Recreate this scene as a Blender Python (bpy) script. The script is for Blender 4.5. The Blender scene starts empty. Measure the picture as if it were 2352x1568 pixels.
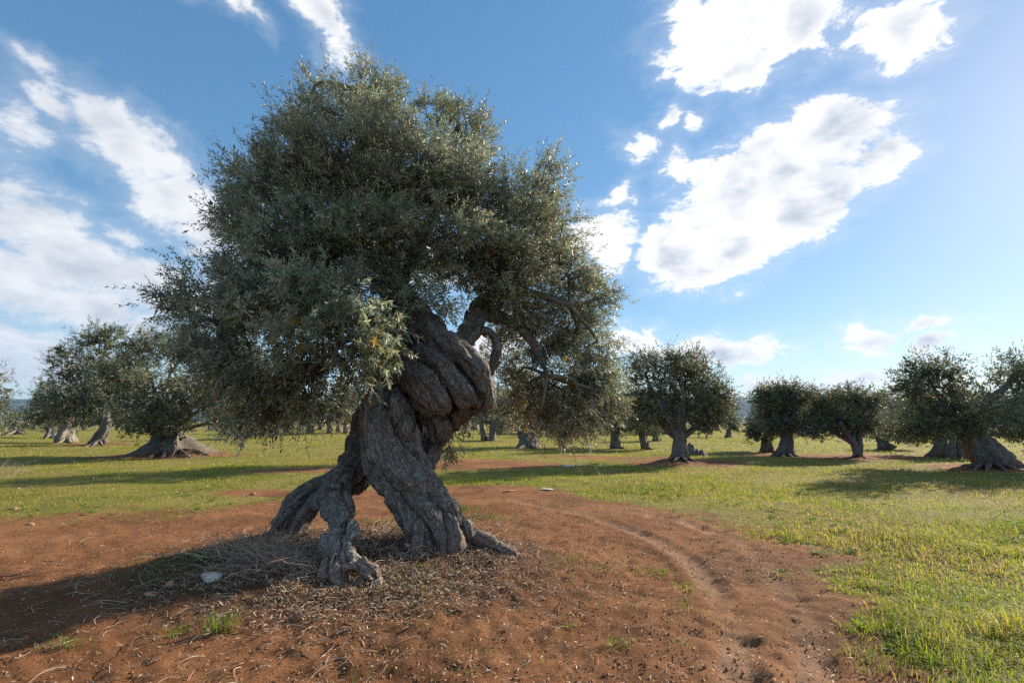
import bpy, math, random
import numpy as np
from mathutils import Vector

R = math.radians
random.seed(7)
SC = bpy.context.scene
COL = SC.collection

# ------------------------------------------------------------------ camera
F = 1176.0                      # focal length for a frame 2352 wide (18 mm on 36 mm)
CAMZ = 1.55
HORIZON = 968.0
PITCH = math.atan((HORIZON - 784.0) / F)
cam_d = bpy.data.cameras.new('camera')
cam_d.sensor_width = 36.0
cam_d.lens = 18.0
cam_d.clip_start = 0.05
cam_d.clip_end = 20000.0
cam = bpy.data.objects.new('camera', cam_d)
cam.location = (0, 0, CAMZ)
cam.rotation_euler = (math.pi / 2 + PITCH, 0, 0)
COL.objects.link(cam)
SC.camera = cam

# ------------------------------------------------------------------ render set-up
SC.view_settings.view_transform = 'Standard'
SC.view_settings.look = 'None'
SC.view_settings.gamma = 1.0
SC.view_settings.use_curve_mapping = False
SC.view_settings.exposure = 1.15
SC.render.engine = 'CYCLES'
cy = SC.cycles
cy.use_denoising = False
cy.max_bounces = 6
cy.diffuse_bounces = 3
cy.glossy_bounces = 2
cy.transmission_bounces = 3
cy.transparent_max_bounces = 8
cy.volume_bounces = 0
cy.use_adaptive_sampling = True
cy.adaptive_threshold = 0.01
cy.caustics_reflective = False
cy.caustics_refractive = False

# ------------------------------------------------------------------ sun and sky
SUN_AZ, SUN_EL = R(53), R(24)
SUN = Vector((math.sin(SUN_AZ) * math.cos(SUN_EL), math.cos(SUN_AZ) * math.cos(SUN_EL), math.sin(SUN_EL)))
sun_d = bpy.data.lights.new('sun', 'SUN')
sun_d.energy = 5.0
sun_d.angle = R(0.6)
sun_d.color = (1.0, 0.86, 0.66)
sun = bpy.data.objects.new('sun', sun_d)
sun.rotation_euler = SUN.to_track_quat('Z', 'Y').to_euler()
sun.location = (30, 25, 40)
COL.objects.link(sun)

def ray(px, py):
    u = (px - 1176.0) / F
    v = (784.0 - py) / F
    c, s = math.cos(PITCH), math.sin(PITCH)
    return np.array([u, c - v * s, s + v * c])

def at(px, py, Y):
    d = ray(px, py)
    t = Y / d[1]
    return np.array([d[0] * t, Y, CAMZ + d[2] * t])

def azel(px, py):
    d = ray(px, py)
    d = d / np.linalg.norm(d)
    return math.atan2(d[0], d[1]), math.asin(d[2])

W = bpy.data.worlds.new('World')
SC.world = W
W.use_nodes = True
wt = W.node_tree
wt.nodes.clear()

class NB:
    """tiny node builder"""
    def __init__(self, nt):
        self.nt = nt
    def n(self, typ, **kw):
        nd = self.nt.nodes.new(typ)
        for k, v in kw.items():
            setattr(nd, k, v)
        return nd
    def link(self, a, b):
        self.nt.links.new(a, b)
    def val(self, sock, v):
        if isinstance(v, bpy.types.NodeSocket):
            self.link(v, sock)
        else:
            sock.default_value = v
    def math(self, op, a, b=0.0, c=None, clamp=False):
        nd = self.n('ShaderNodeMath', operation=op, use_clamp=clamp)
        self.val(nd.inputs[0], a)
        self.val(nd.inputs[1], b)
        if c is not None:
            self.val(nd.inputs[2], c)
        return nd.outputs[0]
    def vmath(self, op, a, b=(0, 0, 0), scale=None):
        nd = self.n('ShaderNodeVectorMath', operation=op)
        self.val(nd.inputs[0], a)
        self.val(nd.inputs[1], b)
        if scale is not None:
            self.val(nd.inputs['Scale'], scale)
        return nd.outputs['Value'] if op in ('LENGTH', 'DOT_PRODUCT', 'DISTANCE') else nd.outputs[0]
    def noise(self, vec, scale, detail=4.0, rough=0.55, dist=0.0, col=False):
        nd = self.n('ShaderNodeTexNoise')
        if vec is not None:
            self.link(vec, nd.inputs['Vector'])
        self.val(nd.inputs['Scale'], scale)
        nd.inputs['Detail'].default_value = detail
        nd.inputs['Roughness'].default_value = rough
        nd.inputs['Distortion'].default_value = dist
        return nd.outputs['Color'] if col else nd.outputs[0]
    def mix(self, fac, a, b):
        nd = self.n('ShaderNodeMix', data_type='RGBA')
        self.val(nd.inputs['Factor'], fac)
        for s, v in ((nd.inputs[6], a), (nd.inputs[7], b)):
            if isinstance(v, bpy.types.NodeSocket):
                self.link(v, s)
            else:
                s.default_value = (v[0], v[1], v[2], 1.0)
        return nd.outputs[2]
    def smooth(self, x, lo, hi, a=0.0, b=1.0):
        nd = self.n('ShaderNodeMapRange', interpolation_type='SMOOTHSTEP')
        self.val(nd.inputs['Value'], x)
        nd.inputs['From Min'].default_value = lo
        nd.inputs['From Max'].default_value = hi
        nd.inputs['To Min'].default_value = a
        nd.inputs['To Max'].default_value = b
        return nd.outputs[0]
    def lin(self, x, lo, hi, a=0.0, b=1.0):
        nd = self.n('ShaderNodeMapRange')
        self.val(nd.inputs['Value'], x)
        nd.inputs['From Min'].default_value = lo
        nd.inputs['From Max'].default_value = hi
        nd.inputs['To Min'].default_value = a
        nd.inputs['To Max'].default_value = b
        return nd.outputs[0]

b = NB(wt)
tc = b.n('ShaderNodeTexCoord')
dirv = tc.outputs['Generated']
sky = b.n('ShaderNodeTexSky', sky_type='NISHITA')
sky.sun_disc = False
sky.sun_elevation = SUN_EL
sky.sun_rotation = SUN_AZ
sky.altitude = 150.0
sky.air_density = 1.0
sky.dust_density = 0.17
sky.ozone_density = 2.3
hs = b.n('ShaderNodeHueSaturation')
hs.inputs['Saturation'].default_value = 1.55
hs.inputs['Hue'].default_value = 0.5
hs.inputs['Value'].default_value = 1.92
gm = b.n('ShaderNodeGamma')
gm.inputs['Gamma'].default_value = 0.60
b.link(sky.outputs[0], gm.inputs['Color'])
b.link(gm.outputs[0], hs.inputs['Color'])
skycol = hs.outputs[0]
sx = b.n('ShaderNodeSeparateXYZ')
b.link(dirv, sx.inputs[0])
az = b.math('ARCTAN2', sx.outputs[0], sx.outputs[1])
el = b.math('ARCSINE', sx.outputs[2])
cmb = b.n('ShaderNodeCombineXYZ')
b.link(az, cmb.inputs[0])
b.link(el, cmb.inputs[1])
w1 = b.vmath('SUBTRACT', b.noise(dirv, 4.0, 2.0, 0.5, col=True), (0.5, 0.5, 0.5))
w2 = b.vmath('SUBTRACT', b.noise(dirv, 13.0, 3.0, 0.55, col=True), (0.5, 0.5, 0.5))
warp = b.vmath('ADD', b.vmath('SCALE', w1, scale=0.10), b.vmath('SCALE', w2, scale=0.07))
P2 = b.vmath('ADD', cmb.outputs[0], warp)
# clouds: centre px, py, radii px, tilt (deg, positive = falls to the right), strength
CLOUDS = [
    # right of the tree
    (1690, 75, 190, 125, 10, 1.0), (1830, 60, 150, 105, 0, 1.0), (1720, 150, 110, 60, 20, .9),
    (2090, 55, 150, 95, -18, 1.0),
    (1900, 320, 165, 85, -8, 1.0), (1740, 420, 230, 120, -12, 1.1), (1600, 560, 150, 90, -6, 1.1),
    (1850, 480, 150, 90, -22, 1.0), (2010, 360, 85, 60, -25, .8), (1560, 360, 45, 60, 0, .6), (1700, 560, 150, 80, -18, 1.0),
    (1470, 325, 60, 36, 20, .6), (1545, 250, 55, 26, -25, .5), (1610, 260, 40, 24, 0, .42),
    (1390, 545, 75, 95, 25, .85), (1405, 430, 50, 22, -20, .5),
    (1650, 795, 150, 42, 6, .95), (1470, 785, 70, 36, 0, .8), (1995, 775, 85, 32, -4, .85), (2145, 748, 70, 17, -10, .6),
    (2170, 788, 65, 24, -14, .6), (1940, 860, 95, 22, -4, .75), (1815, 882, 100, 26, 5, .7),
    # left of the tree
    (725, 35, 135, 70, 35, .75), (505, 8, 75, 30, 10, .55), (570, 30, 40, 20, 40, .4),
    (70, 120, 90, 20, 24, .45), (120, 230, 110, 55, 30, .8), (260, 310, 160, 95, 28, 1.05), (390, 420, 150, 90, 35, 1.0), (470, 500, 130, 90, 35, .9),
    (30, 280, 90, 70, 35, .7), (300, 530, 60, 32, 25, .6),
    (70, 480, 200, 90, 12, 1.2), (190, 590, 230, 90, 18, 1.3), (20, 620, 210, 100, 0, 1.3), (330, 620, 170, 60, 12, 1.0),
    (210, 710, 200, 62, 8, 1.2), (40, 790, 210, 60, 5, 1.2), (120, 855, 260, 45, 3, 1.1), (450, 690, 200, 60, 0, .8),
    # behind the crown and past the edges of the frame
    (900, 560, 160, 70, 20, .8), (1100, 800, 140, 45, 0, .7), (-250, 420, 260, 120, 15, 1.0), (-350, 700, 300, 80, 0, 1.0),
    (2700, 420, 200, 90, -15, .8), (2900, 720, 240, 50, 0, .8), (300, -300, 260, 130, 15, .9), (1500, -400, 260, 130, -10, .9),
]
CL_DIR = [(-115, 20, 20, 9), (-150, 30, 24, 12), (170, 18, 22, 8), (130, 26, 22, 11), (95, 16, 18, 7), (-90, 45, 20, 13),
          (60, 62, 22, 12), (180, 55, 30, 15), (-40, 72, 30, 12), (120, 50, 26, 12)]
D = None
def add_lobe(D, a, e, ra, re, rot, s):
    mp = b.n('ShaderNodeMapping', vector_type='TEXTURE')
    mp.inputs['Location'].default_value = (a, e, 0)
    mp.inputs['Rotation'].default_value = (0, 0, rot)
    mp.inputs['Scale'].default_value = (ra, re, 1)
    b.link(P2, mp.inputs['Vector'])
    ln = b.vmath('LENGTH', mp.outputs[0])
    v = b.math('MULTIPLY_ADD', ln, -s, s)
    return v if D is None else b.math('SMOOTH_MAX', D, v, 0.15)
for (px, py, rx, ry, rot, s) in CLOUDS:
    a, e = azel(px, py)
    a1, _ = azel(px + 20, py)
    _, e1 = azel(px, py - 20)
    D = add_lobe(D, a, e, rx * abs(a1 - a) / 20 * 1.14, ry * abs(e1 - e) / 20 * 1.14, -R(rot), s)
for (a, e, ra, re) in CL_DIR:
    D = add_lobe(D, R(a), R(e), R(ra), R(re), 0, 1.0)
D = b.math('MAXIMUM', D, -1.0)
SUNT = (SUN.x, SUN.y, SUN.z)
streak = b.n('ShaderNodeMapping')
streak.inputs['Rotation'].default_value = (R(18), R(-28), R(20))
streak.inputs['Scale'].default_value = (1.0, 1.0, 1.9)
b.link(dirv, streak.inputs['Vector'])
dv = streak.outputs[0]
fine = b.noise(dv, 14.0, 11.0, 0.67, 0.3)
offd = b.vmath('ADD', dv, tuple(0.03 * c for c in SUNT))
fine2 = b.noise(offd, 15.0, 4.0, 0.6, 0.25)
soft = b.noise(dv, 15.0, 3.0, 0.5, 0.25)
big = b.noise(dirv, 6.0, 3.0, 0.5)
big2 = b.noise(b.vmath('ADD', dirv, tuple(0.05 * c for c in SUNT)), 6.0, 3.0, 0.5)
dens = b.math('ADD', D, b.math('MULTIPLY', b.math('SUBTRACT', fine, 0.52), 1.9))
toward = b.smooth(b.vmath('DOT_PRODUCT', dirv, SUNT), 0.0, 0.95)
wide = b.smooth(b.vmath('DOT_PRODUCT', dirv, SUNT), -0.1, 0.65, 0.75, 0.34)
alpha = b.n('ShaderNodeMapRange', interpolation_type='SMOOTHSTEP')
b.link(dens, alpha.inputs['Value'])
alpha.inputs['From Min'].default_value = 0.0
b.link(wide, alpha.inputs['From Max'])
alpha = alpha.outputs[0]
veil = b.smooth(b.math('ADD', D, b.math('MULTIPLY', b.math('SUBTRACT', fine, 0.5), 1.6)), -0.45, 0.6, 0.0, 0.30)
alpha = b.math('MAXIMUM', alpha, veil)
relief = b.math('ADD', b.math('MULTIPLY', b.math('SUBTRACT', soft, fine2), 1.5), b.math('MULTIPLY', b.math('SUBTRACT', big2, big), 1.6))
core = b.smooth(b.math('ADD', D, b.math('MULTIPLY', b.math('SUBTRACT', big, 0.5), 2.6)), 0.2, 0.85)
core = b.math('ADD', b.math('MULTIPLY', core, 0.6), b.math('MULTIPLY', relief, b.math('ADD', core, 0.35)), clamp=True)
lit = b.mix(toward, (5.9, 6.0, 6.2), (7.6, 7.55, 7.5))
shade = b.mix(toward, (3.9, 4.2, 4.7), (4.0, 4.4, 5.0))
ccol = b.mix(core, lit, shade)
skymix = b.mix(alpha, skycol, ccol)
bg = b.n('ShaderNodeBackground')
bg.inputs['Strength'].default_value = 0.070
b.link(skymix, bg.inputs['Color'])
wo = b.n('ShaderNodeOutputWorld')
b.link(bg.outputs[0], wo.inputs['Surface'])

# ------------------------------------------------------------------ numpy helpers
def _hash(ix, iy, iz, seed):
    h = (ix.astype(np.int64) * 374761393 + iy.astype(np.int64) * 668265263 + iz.astype(np.int64) * 2147483647 + seed * 974711) & 0xFFFFFFFF
    h = ((h ^ (h >> 13)) * 1274126177) & 0xFFFFFFFF
    h = h ^ (h >> 16)
    return (h & 0xFFFFFF).astype(np.float64) / 0xFFFFFF

def vnoise(p, seed=0):
    p = np.asarray(p, float)
    i = np.floor(p)
    f = p - i
    f = f * f * f * (f * (f * 6 - 15) + 10)
    ix, iy, iz = i[:, 0], i[:, 1], i[:, 2]
    out = 0
    for dx in (0, 1):
        wx = f[:, 0] if dx else 1 - f[:, 0]
        for dy in (0, 1):
            wy = f[:, 1] if dy else 1 - f[:, 1]
            for dz in (0, 1):
                wz = f[:, 2] if dz else 1 - f[:, 2]
                out = out + wx * wy * wz * _hash(ix + dx, iy + dy, iz + dz, seed)
    return out

def fbm(p, octv=4, gain=0.5, seed=0):
    p = np.asarray(p, float)
    a, s, o = 1.0, 0.0, 0.0
    for k in range(octv):
        o = o + a * vnoise(p * (2.03 ** k) + 17.3 * k, seed + k)
        s += a
        a *= gain
    return o / s

def fbm2(x, y, scale, octv=4, seed=0, gain=0.5):
    p = np.stack([np.asarray(x) * scale, np.asarray(y) * scale, np.zeros_like(x) + seed * 1.7], 1)
    return fbm(p, octv, gain, seed)

def nrm(v):
    return v / np.maximum(np.linalg.norm(v, axis=-1, keepdims=True), 1e-9)

def mesh_np(name, V, faces, mat=None, smooth=False, attrs=None):
    """faces: list of (M,k) int arrays; attrs: {name: (kind, array)} on points"""
    me = bpy.data.meshes.new(name)
    V = np.ascontiguousarray(V, dtype=np.float32)
    me.vertices.add(len(V))
    me.vertices.foreach_set('co', V.ravel())
    faces = [np.asarray(f, dtype=np.int32) for f in faces if len(f)]
    nl = sum(f.size for f in faces)
    npoly = sum(len(f) for f in faces)
    me.loops.add(nl)
    me.loops.foreach_set('vertex_index', np.concatenate([f.ravel() for f in faces]))
    me.polygons.add(npoly)
    starts, off = [], 0
    for f in faces:
        k = f.shape[1]
        starts.append(off + np.arange(len(f), dtype=np.int32) * k)
        off += f.size
    me.polygons.foreach_set('loop_start', np.concatenate(starts).astype(np.int32))
    me.polygons.foreach_set('use_smooth', np.full(npoly, smooth, dtype=bool))
    me.update(calc_edges=True)
    if attrs:
        for an, (kind, arr) in attrs.items():
            at_ = me.attributes.new(an, kind, 'POINT')
            key = {'FLOAT': 'value', 'FLOAT_VECTOR': 'vector', 'FLOAT_COLOR': 'color'}[kind]
            at_.data.foreach_set(key, np.ascontiguousarray(arr, dtype=np.float32).ravel())
    if mat:
        me.materials.append(mat)
    return me

def link(name, me, parent=None, label=None, cat=None, group=None, kind=None, loc=None):
    o = bpy.data.objects.new(name, me)
    COL.objects.link(o)
    if parent is not None:
        o.parent = parent
    if loc is not None:
        o.location = loc
    for k, v in (('label', label), ('category', cat), ('group', group), ('kind', kind)):
        if v:
            o[k] = v
    return o

class Acc:
    """collects pieces of one mesh"""
    def __init__(self):
        self.V, self.Q, self.T, self.A, self.n = [], [], [], {}, 0
    def add(self, V, quads=None, tris=None, **attrs):
        V = np.asarray(V, float)
        self.V.append(V)
        if quads is not None and len(quads):
            self.Q.append(np.asarray(quads) + self.n)
        if tris is not None and len(tris):
            self.T.append(np.asarray(tris) + self.n)
        for k, v in attrs.items():
            self.A.setdefault(k, []).append(v)
        self.n += len(V)
    def mesh(self, name, mat, smooth=False, kinds=None):
        fs = []
        if self.Q:
            fs.append(np.concatenate(self.Q))
        if self.T:
            fs.append(np.concatenate(self.T))
        at_ = {k: ((kinds or {}).get(k, 'FLOAT_COLOR'), np.concatenate(v)) for k, v in self.A.items()}
        return mesh_np(name, np.concatenate(self.V), fs, mat, smooth, at_)

def catmull(P, step=None, n=8):
    P = np.asarray(P, float)
    Q = np.vstack([2 * P[0] - P[1], P, 2 * P[-1] - P[-2]])
    out = []
    for i in range(1, len(Q) - 2):
        k = n
        if step:
            k = max(2, int(np.linalg.norm(Q[i + 1, :3] - Q[i, :3]) / step) + 1)
        t = np.linspace(0, 1, k, endpoint=False)[:, None]
        p0, p1, p2, p3 = Q[i - 1], Q[i], Q[i + 1], Q[i + 2]
        out.append(0.5 * ((2 * p1) + (-p0 + p2) * t + (2 * p0 - 5 * p1 + 4 * p2 - p3) * t ** 2 + (-p0 + 3 * p1 - 3 * p2 + p3) * t ** 3))
    out.append(P[-1:])
    return np.vstack(out)

def frames(C):
    T = nrm(np.gradient(C, axis=0))
    ref = np.array([0.3, 1.0, 0.2]) if abs(T[0] @ nrm(np.array([0.3, 1.0, 0.2]))) < 0.8 else np.array([1.0, 0.1, 0.3])
    N = np.zeros_like(C)
    n = ref - T[0] * (ref @ T[0])
    for i in range(len(C)):
        n = n - T[i] * (n @ T[i])
        n = n / max(np.linalg.norm(n), 1e-9)
        N[i] = n
    return T, N, np.cross(T, N)

def tube(C, r, seg=12, twist=0.0, flute=0.0, nfl=5, rough=0.0, seed=0, cap=True):
    """closed tube; returns V, quads, tris"""
    C = np.asarray(C, float)
    r = np.asarray(r, float)
    T, N, B = frames(C)
    th = np.linspace(0, 2 * math.pi, seg, endpoint=False)
    u = np.concatenate([[0], np.cumsum(np.linalg.norm(np.diff(C, axis=0), axis=1))])
    TH = th[None, :] + twist * u[:, None]
    rad = r[:, None] * np.ones_like(TH)
    if flute:
        rad = rad * (1 + flute * np.cos(nfl * th[None, :] + seed + twist * 0.0 * u[:, None]))
    dirs = N[:, None, :] * np.cos(TH)[..., None] + B[:, None, :] * np.sin(TH)[..., None]
    if rough:
        q = (C[:, None, :] + dirs * rad[..., None]).reshape(-1, 3)
        rad = rad * (1 + rough * (fbm(q * (1.2 / max(r.mean(), 0.02)), 3, 0.5, seed).reshape(rad.shape) - 0.5) * 2)
    V = C[:, None, :] + dirs * rad[..., None]
    n = len(C)
    idx = np.arange(n * seg).reshape(n, seg)
    a = idx[:-1]
    c = idx[1:]
    quads = np.stack([a, np.roll(a, -1, 1), np.roll(c, -1, 1), c], -1).reshape(-1, 4)
    V = V.reshape(-1, 3)
    tris = None
    if cap:
        V = np.vstack([V, C[0] - T[0] * r[0] * 0.35, C[-1] + T[-1] * r[-1] * 0.35])
        s0, e0 = n * seg, n * seg + 1
        f0 = np.stack([np.roll(idx[0], -1), idx[0], np.full(seg, s0)], -1)
        f1 = np.stack([idx[-1], np.roll(idx[-1], -1), np.full(seg, e0)], -1)
        tris = np.vstack([f0, f1])
    return V, quads, tris

# ------------------------------------------------------------------ materials
def new_mat(name):
    m = bpy.data.materials.new(name)
    m.use_nodes = True
    m.node_tree.nodes.clear()
    nb = NB(m.node_tree)
    out = nb.n('ShaderNodeOutputMaterial')
    return m, nb, out

def bsdf(nb, color, rough=0.8, spec=0.3, normal=None):
    p = nb.n('ShaderNodeBsdfPrincipled')
    nb.val(p.inputs['Base Color'], color if isinstance(color, bpy.types.NodeSocket) else (*color, 1.0))
    nb.val(p.inputs['Roughness'], rough)
    p.inputs['Specular IOR Level'].default_value = spec
    if normal is not None:
        nb.link(normal, p.inputs['Normal'])
    return p.outputs[0]

def attr(nb, name, what='Color'):
    a = nb.n('ShaderNodeAttribute', attribute_name=name)
    return a.outputs[what]

def bump(nb, h, strength=0.5, dist=0.02, normal=None):
    bp = nb.n('ShaderNodeBump')
    bp.inputs['Strength'].default_value = strength
    bp.inputs['Distance'].default_value = dist
    nb.link(h, bp.inputs['Height'])
    if normal is not None:
        nb.link(normal, bp.inputs['Normal'])
    return bp.outputs[0]

def leaf_material(name, rough=0.45, spec=0.42, trans=0.22, silver=0.55):
    m, nb, out = new_mat(name)
    col = attr(nb, 'col')
    hs_ = nb.n('ShaderNodeHueSaturation')
    hs_.inputs['Saturation'].default_value = 0.5
    hs_.inputs['Value'].default_value = 1.0 + 2.6 * silver
    nb.link(col, hs_.inputs['Color'])
    geo = nb.n('ShaderNodeNewGeometry')
    under = nb.mix(silver, hs_.outputs[0], (0.42, 0.43, 0.37))
    c = nb.mix(geo.outputs['Backfacing'], col, under)
    s = bsdf(nb, c, rough, spec)
    tr = nb.n('ShaderNodeBsdfTranslucent')
    tc_ = nb.n('ShaderNodeHueSaturation')
    tc_.inputs['Value'].default_value = 2.2
    tc_.inputs['Saturation'].default_value = 1.15
    nb.link(col, tc_.inputs['Color'])
    nb.link(tc_.outputs[0], tr.inputs['Color'])
    mx = nb.n('ShaderNodeMixShader')
    mx.inputs[0].default_value = trans
    nb.link(s, mx.inputs[1])
    nb.link(tr.outputs[0], mx.inputs[2])
    nb.link(mx.outputs[0], out.inputs['Surface'])
    return m

def grass_material(name, trans=0.45):
    m, nb, out = new_mat(name)
    col = attr(nb, 'col')
    s = bsdf(nb, col, 0.65, 0.15)
    tr = nb.n('ShaderNodeBsdfTranslucent')
    tc_ = nb.n('ShaderNodeHueSaturation')
    tc_.inputs['Value'].default_value = 1.5
    tc_.inputs['Saturation'].default_value = 1.1
    nb.link(col, tc_.inputs['Color'])
    nb.link(tc_.outputs[0], tr.inputs['Color'])
    mx = nb.n('ShaderNodeMixShader')
    mx.inputs[0].default_value = trans
    nb.link(s, mx.inputs[1])
    nb.link(tr.outputs[0], mx.inputs[2])
    nb.link(mx.outputs[0], out.inputs['Surface'])
    return m

def bark_material(name, grain=True):
    """grain: vector attribute 'gv' runs along the fibres; 'tint' attribute: r = weathered pale wood, g = brown"""
    m, nb, out = new_mat(name)
    g = attr(nb, 'gv', 'Vector')
    mp = nb.n('ShaderNodeMapping')
    mp.inputs['Scale'].default_value = (5.0, 34.0, 34.0)
    nb.link(g, mp.inputs['Vector'])
    tc_ = nb.n('ShaderNodeTexCoord')
    fib = nb.noise(mp.outputs[0], 1.0, 5.0, 0.6, 0.8)
    mp2 = nb.n('ShaderNodeMapping')
    mp2.inputs['Scale'].default_value = (16.0, 95.0, 95.0)
    nb.link(g, mp2.inputs['Vector'])
    fine_ = nb.noise(mp2.outputs[0], 1.0, 4.0, 0.6, 1.2)
    vor = nb.n('ShaderNodeTexVoronoi', feature='DISTANCE_TO_EDGE')
    vor.inputs['Scale'].default_value = 1.0
    mp3 = nb.n('ShaderNodeMapping')
    mp3.inputs['Scale'].default_value = (14.0, 52.0, 52.0)
    nb.link(nb.vmath('ADD', g, nb.vmath('SCALE', nb.noise(mp.outputs[0], 1.0, 2.0, 0.5, col=True), scale=0.02)), mp3.inputs['Vector'])
    nb.link(mp3.outputs[0], vor.inputs['Vector'])
    plate = nb.smooth(vor.outputs[0], 0.0, 0.28)
    spots = nb.noise(tc_.outputs['Object'], 26.0, 4.0, 0.65)
    patch = nb.noise(tc_.outputs['Object'], 3.0, 3.0, 0.5)
    tint = attr(nb, 'tint')
    sp = nb.n('ShaderNodeSeparateColor')
    nb.link(tint, sp.inputs[0])
    base = nb.mix(nb.smooth(fib, 0.3, 0.7), (0.10, 0.095, 0.09), (0.36, 0.35, 0.34))
    brown = nb.mix(nb.smooth(fib, 0.3, 0.7), (0.075, 0.056, 0.043), (0.235, 0.19, 0.152))
    pale = nb.mix(nb.smooth(fib, 0.3, 0.65), (0.28, 0.24, 0.19), (0.74, 0.66, 0.55))  # weathered wood, paled further to stand in for sunlight on the foot
    c = nb.mix(nb.math('MULTIPLY', sp.outputs[1], nb.smooth(patch, 0.3, 0.65, 0.45, 1.0)), base, brown)
    c = nb.mix(sp.outputs[0], c, pale)
    warm = nb.noise(tc_.outputs['Object'], 1.7, 4.0, 0.6, 0.5)
    c = nb.mix(nb.smooth(warm, 0.48, 0.62, 0, 0.4), c, nb.mix(nb.smooth(fib, 0.3, 0.7), (0.10, 0.07, 0.048), (0.30, 0.24, 0.18)))
    c = nb.mix(nb.smooth(warm, 0.46, 0.34, 0, 0.55), c, nb.mix(nb.smooth(fib, 0.3, 0.7), (0.13, 0.13, 0.13), (0.40, 0.40, 0.39)))
    oz = nb.n('ShaderNodeSeparateXYZ')
    nb.link(tc_.outputs['Object'], oz.inputs[0])
    c = nb.mix(nb.math('MULTIPLY', nb.smooth(oz.outputs[2], 0.30, 0.02), nb.smooth(spots, 0.35, 0.6, 0.15, 0.8)), c, (0.20, 0.10, 0.055))
    c = nb.mix(nb.math('MULTIPLY', nb.smooth(spots, 0.52, 0.64), nb.smooth(patch, 0.35, 0.6, 0.25, 0.75)), c, (0.40, 0.42, 0.43))
    c = nb.mix(nb.math('MULTIPLY', nb.math('SUBTRACT', 1.0, plate), 0.55), c, (0.03, 0.025, 0.022))
    h = nb.math('ADD', nb.math('MULTIPLY', fib, 0.8), nb.math('MULTIPLY', fine_, 0.35))
    h = nb.math('ADD', h, nb.math('MULTIPLY', plate, 0.35))
    nrm_ = bump(nb, h, 1.0, 0.032)
    nb.link(bsdf(nb, c, 0.82, 0.28, nrm_), out.inputs['Surface'])
    return m

def plain_material(name, c0, c1, scale=8.0, rough=0.85, spec=0.25, bstr=0.4, bdist=0.01):
    m, nb, out = new_mat(name)
    tc_ = nb.n('ShaderNodeTexCoord')
    n1 = nb.noise(tc_.outputs['Object'], scale, 5.0, 0.6)
    n2 = nb.noise(tc_.outputs['Object'], scale * 6, 4.0, 0.6)
    c = nb.mix(nb.smooth(n1, 0.3, 0.7), c0, c1)
    c = nb.mix(nb.smooth(n2, 0.5, 0.75, 0.0, 0.4), c, tuple(x * 0.5 for x in c0))
    nb.link(bsdf(nb, c, rough, spec, bump(nb, n2, bstr, bdist)), out.inputs['Surface'])
    return m

def attr_material(name, rough=0.8, spec=0.25):
    m, nb, out = new_mat(name)
    nb.link(bsdf(nb, attr(nb, 'col'), rough, spec), out.inputs['Surface'])
    return m

M_LEAF = leaf_material('olive_leaf', 0.48, 0.4, 0.26, 0.65)
M_LEAFFAR = leaf_material('olive_leaf_far', 0.6, 0.3, 0.16, 0.3)
M_GRASS = grass_material('grass_blades')
M_BARK = bark_material('olive_bark')
M_TWIG = plain_material('twig_bark', (0.10, 0.085, 0.06), (0.2, 0.17, 0.13), 20)
M_STRAW = attr_material('dry_stalks', 0.7, 0.3)
M_STONE = plain_material('limestone', (0.42, 0.39, 0.34), (0.62, 0.6, 0.55), 9, 0.9, 0.2, 0.6, 0.02)
M_REDSTONE = plain_material('reddened_stone', (0.30, 0.15, 0.08), (0.48, 0.30, 0.19), 9, 0.9, 0.2, 0.6, 0.02)

# ------------------------------------------------------------------ ground shape
def px_ground(px, py, z=0.0):
    d = ray(px, py)
    t = (z - CAMZ) / d[2]
    return np.array([d[0] * t, d[1] * t])

DIRT_PX = [(-700, 1216), (0, 1208), (150, 1196), (300, 1184), (480, 1162), (620, 1146), (760, 1128), (860, 1120), (980, 1118),
           (1060, 1119), (1200, 1124), (1330, 1138), (1450, 1152), (1580, 1180), (1700, 1206), (1800, 1234), (1880, 1276),
           (1910, 1312), (1980, 1345), (2030, 1392), (2060, 1450), (2110, 1500), (2150, 1568), (2200, 1700)]
DIRT = [tuple(px_ground(*p)) for p in DIRT_PX] + [(2.6, -4.0), (-9.0, -4.0), (-14.0, 2.0)]
DIRT = np.array(DIRT)

def poly_sd(x, y, P):
    """signed distance to polygon, positive outside"""
    d2 = np.full(x.shape, 1e18)
    inside = np.zeros(x.shape, bool)
    n = len(P)
    for i in range(n):
        ax, ay = P[i]
        bx, by = P[(i + 1) % n]
        ex, ey = bx - ax, by - ay
        wx, wy = x - ax, y - ay
        t = np.clip((wx * ex + wy * ey) / (ex * ex + ey * ey), 0, 1)
        d2 = np.minimum(d2, (wx - ex * t) ** 2 + (wy - ey * t) ** 2)
        c = (ay <= y) != (by <= y)
        with np.errstate(divide='ignore', invalid='ignore'):
            xi = ax + (y - ay) * ex / (ey if ey != 0 else 1e-12)
        inside ^= c & (x < xi)
    d = np.sqrt(d2)
    return np.where(inside, -d, d)

def poly_dist(x, y, P):
    d2 = np.full(x.shape, 1e18)
    for i in range(len(P) - 1):
        ax, ay = P[i]
        bx, by = P[i + 1]
        ex, ey = bx - ax, by - ay
        wx, wy = x - ax, y - ay
        t = np.clip((wx * ex + wy * ey) / (ex * ex + ey * ey), 0, 1)
        d2 = np.minimum(d2, (wx - ex * t) ** 2 + (wy - ey * t) ** 2)
    return np.sqrt(d2)

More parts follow.
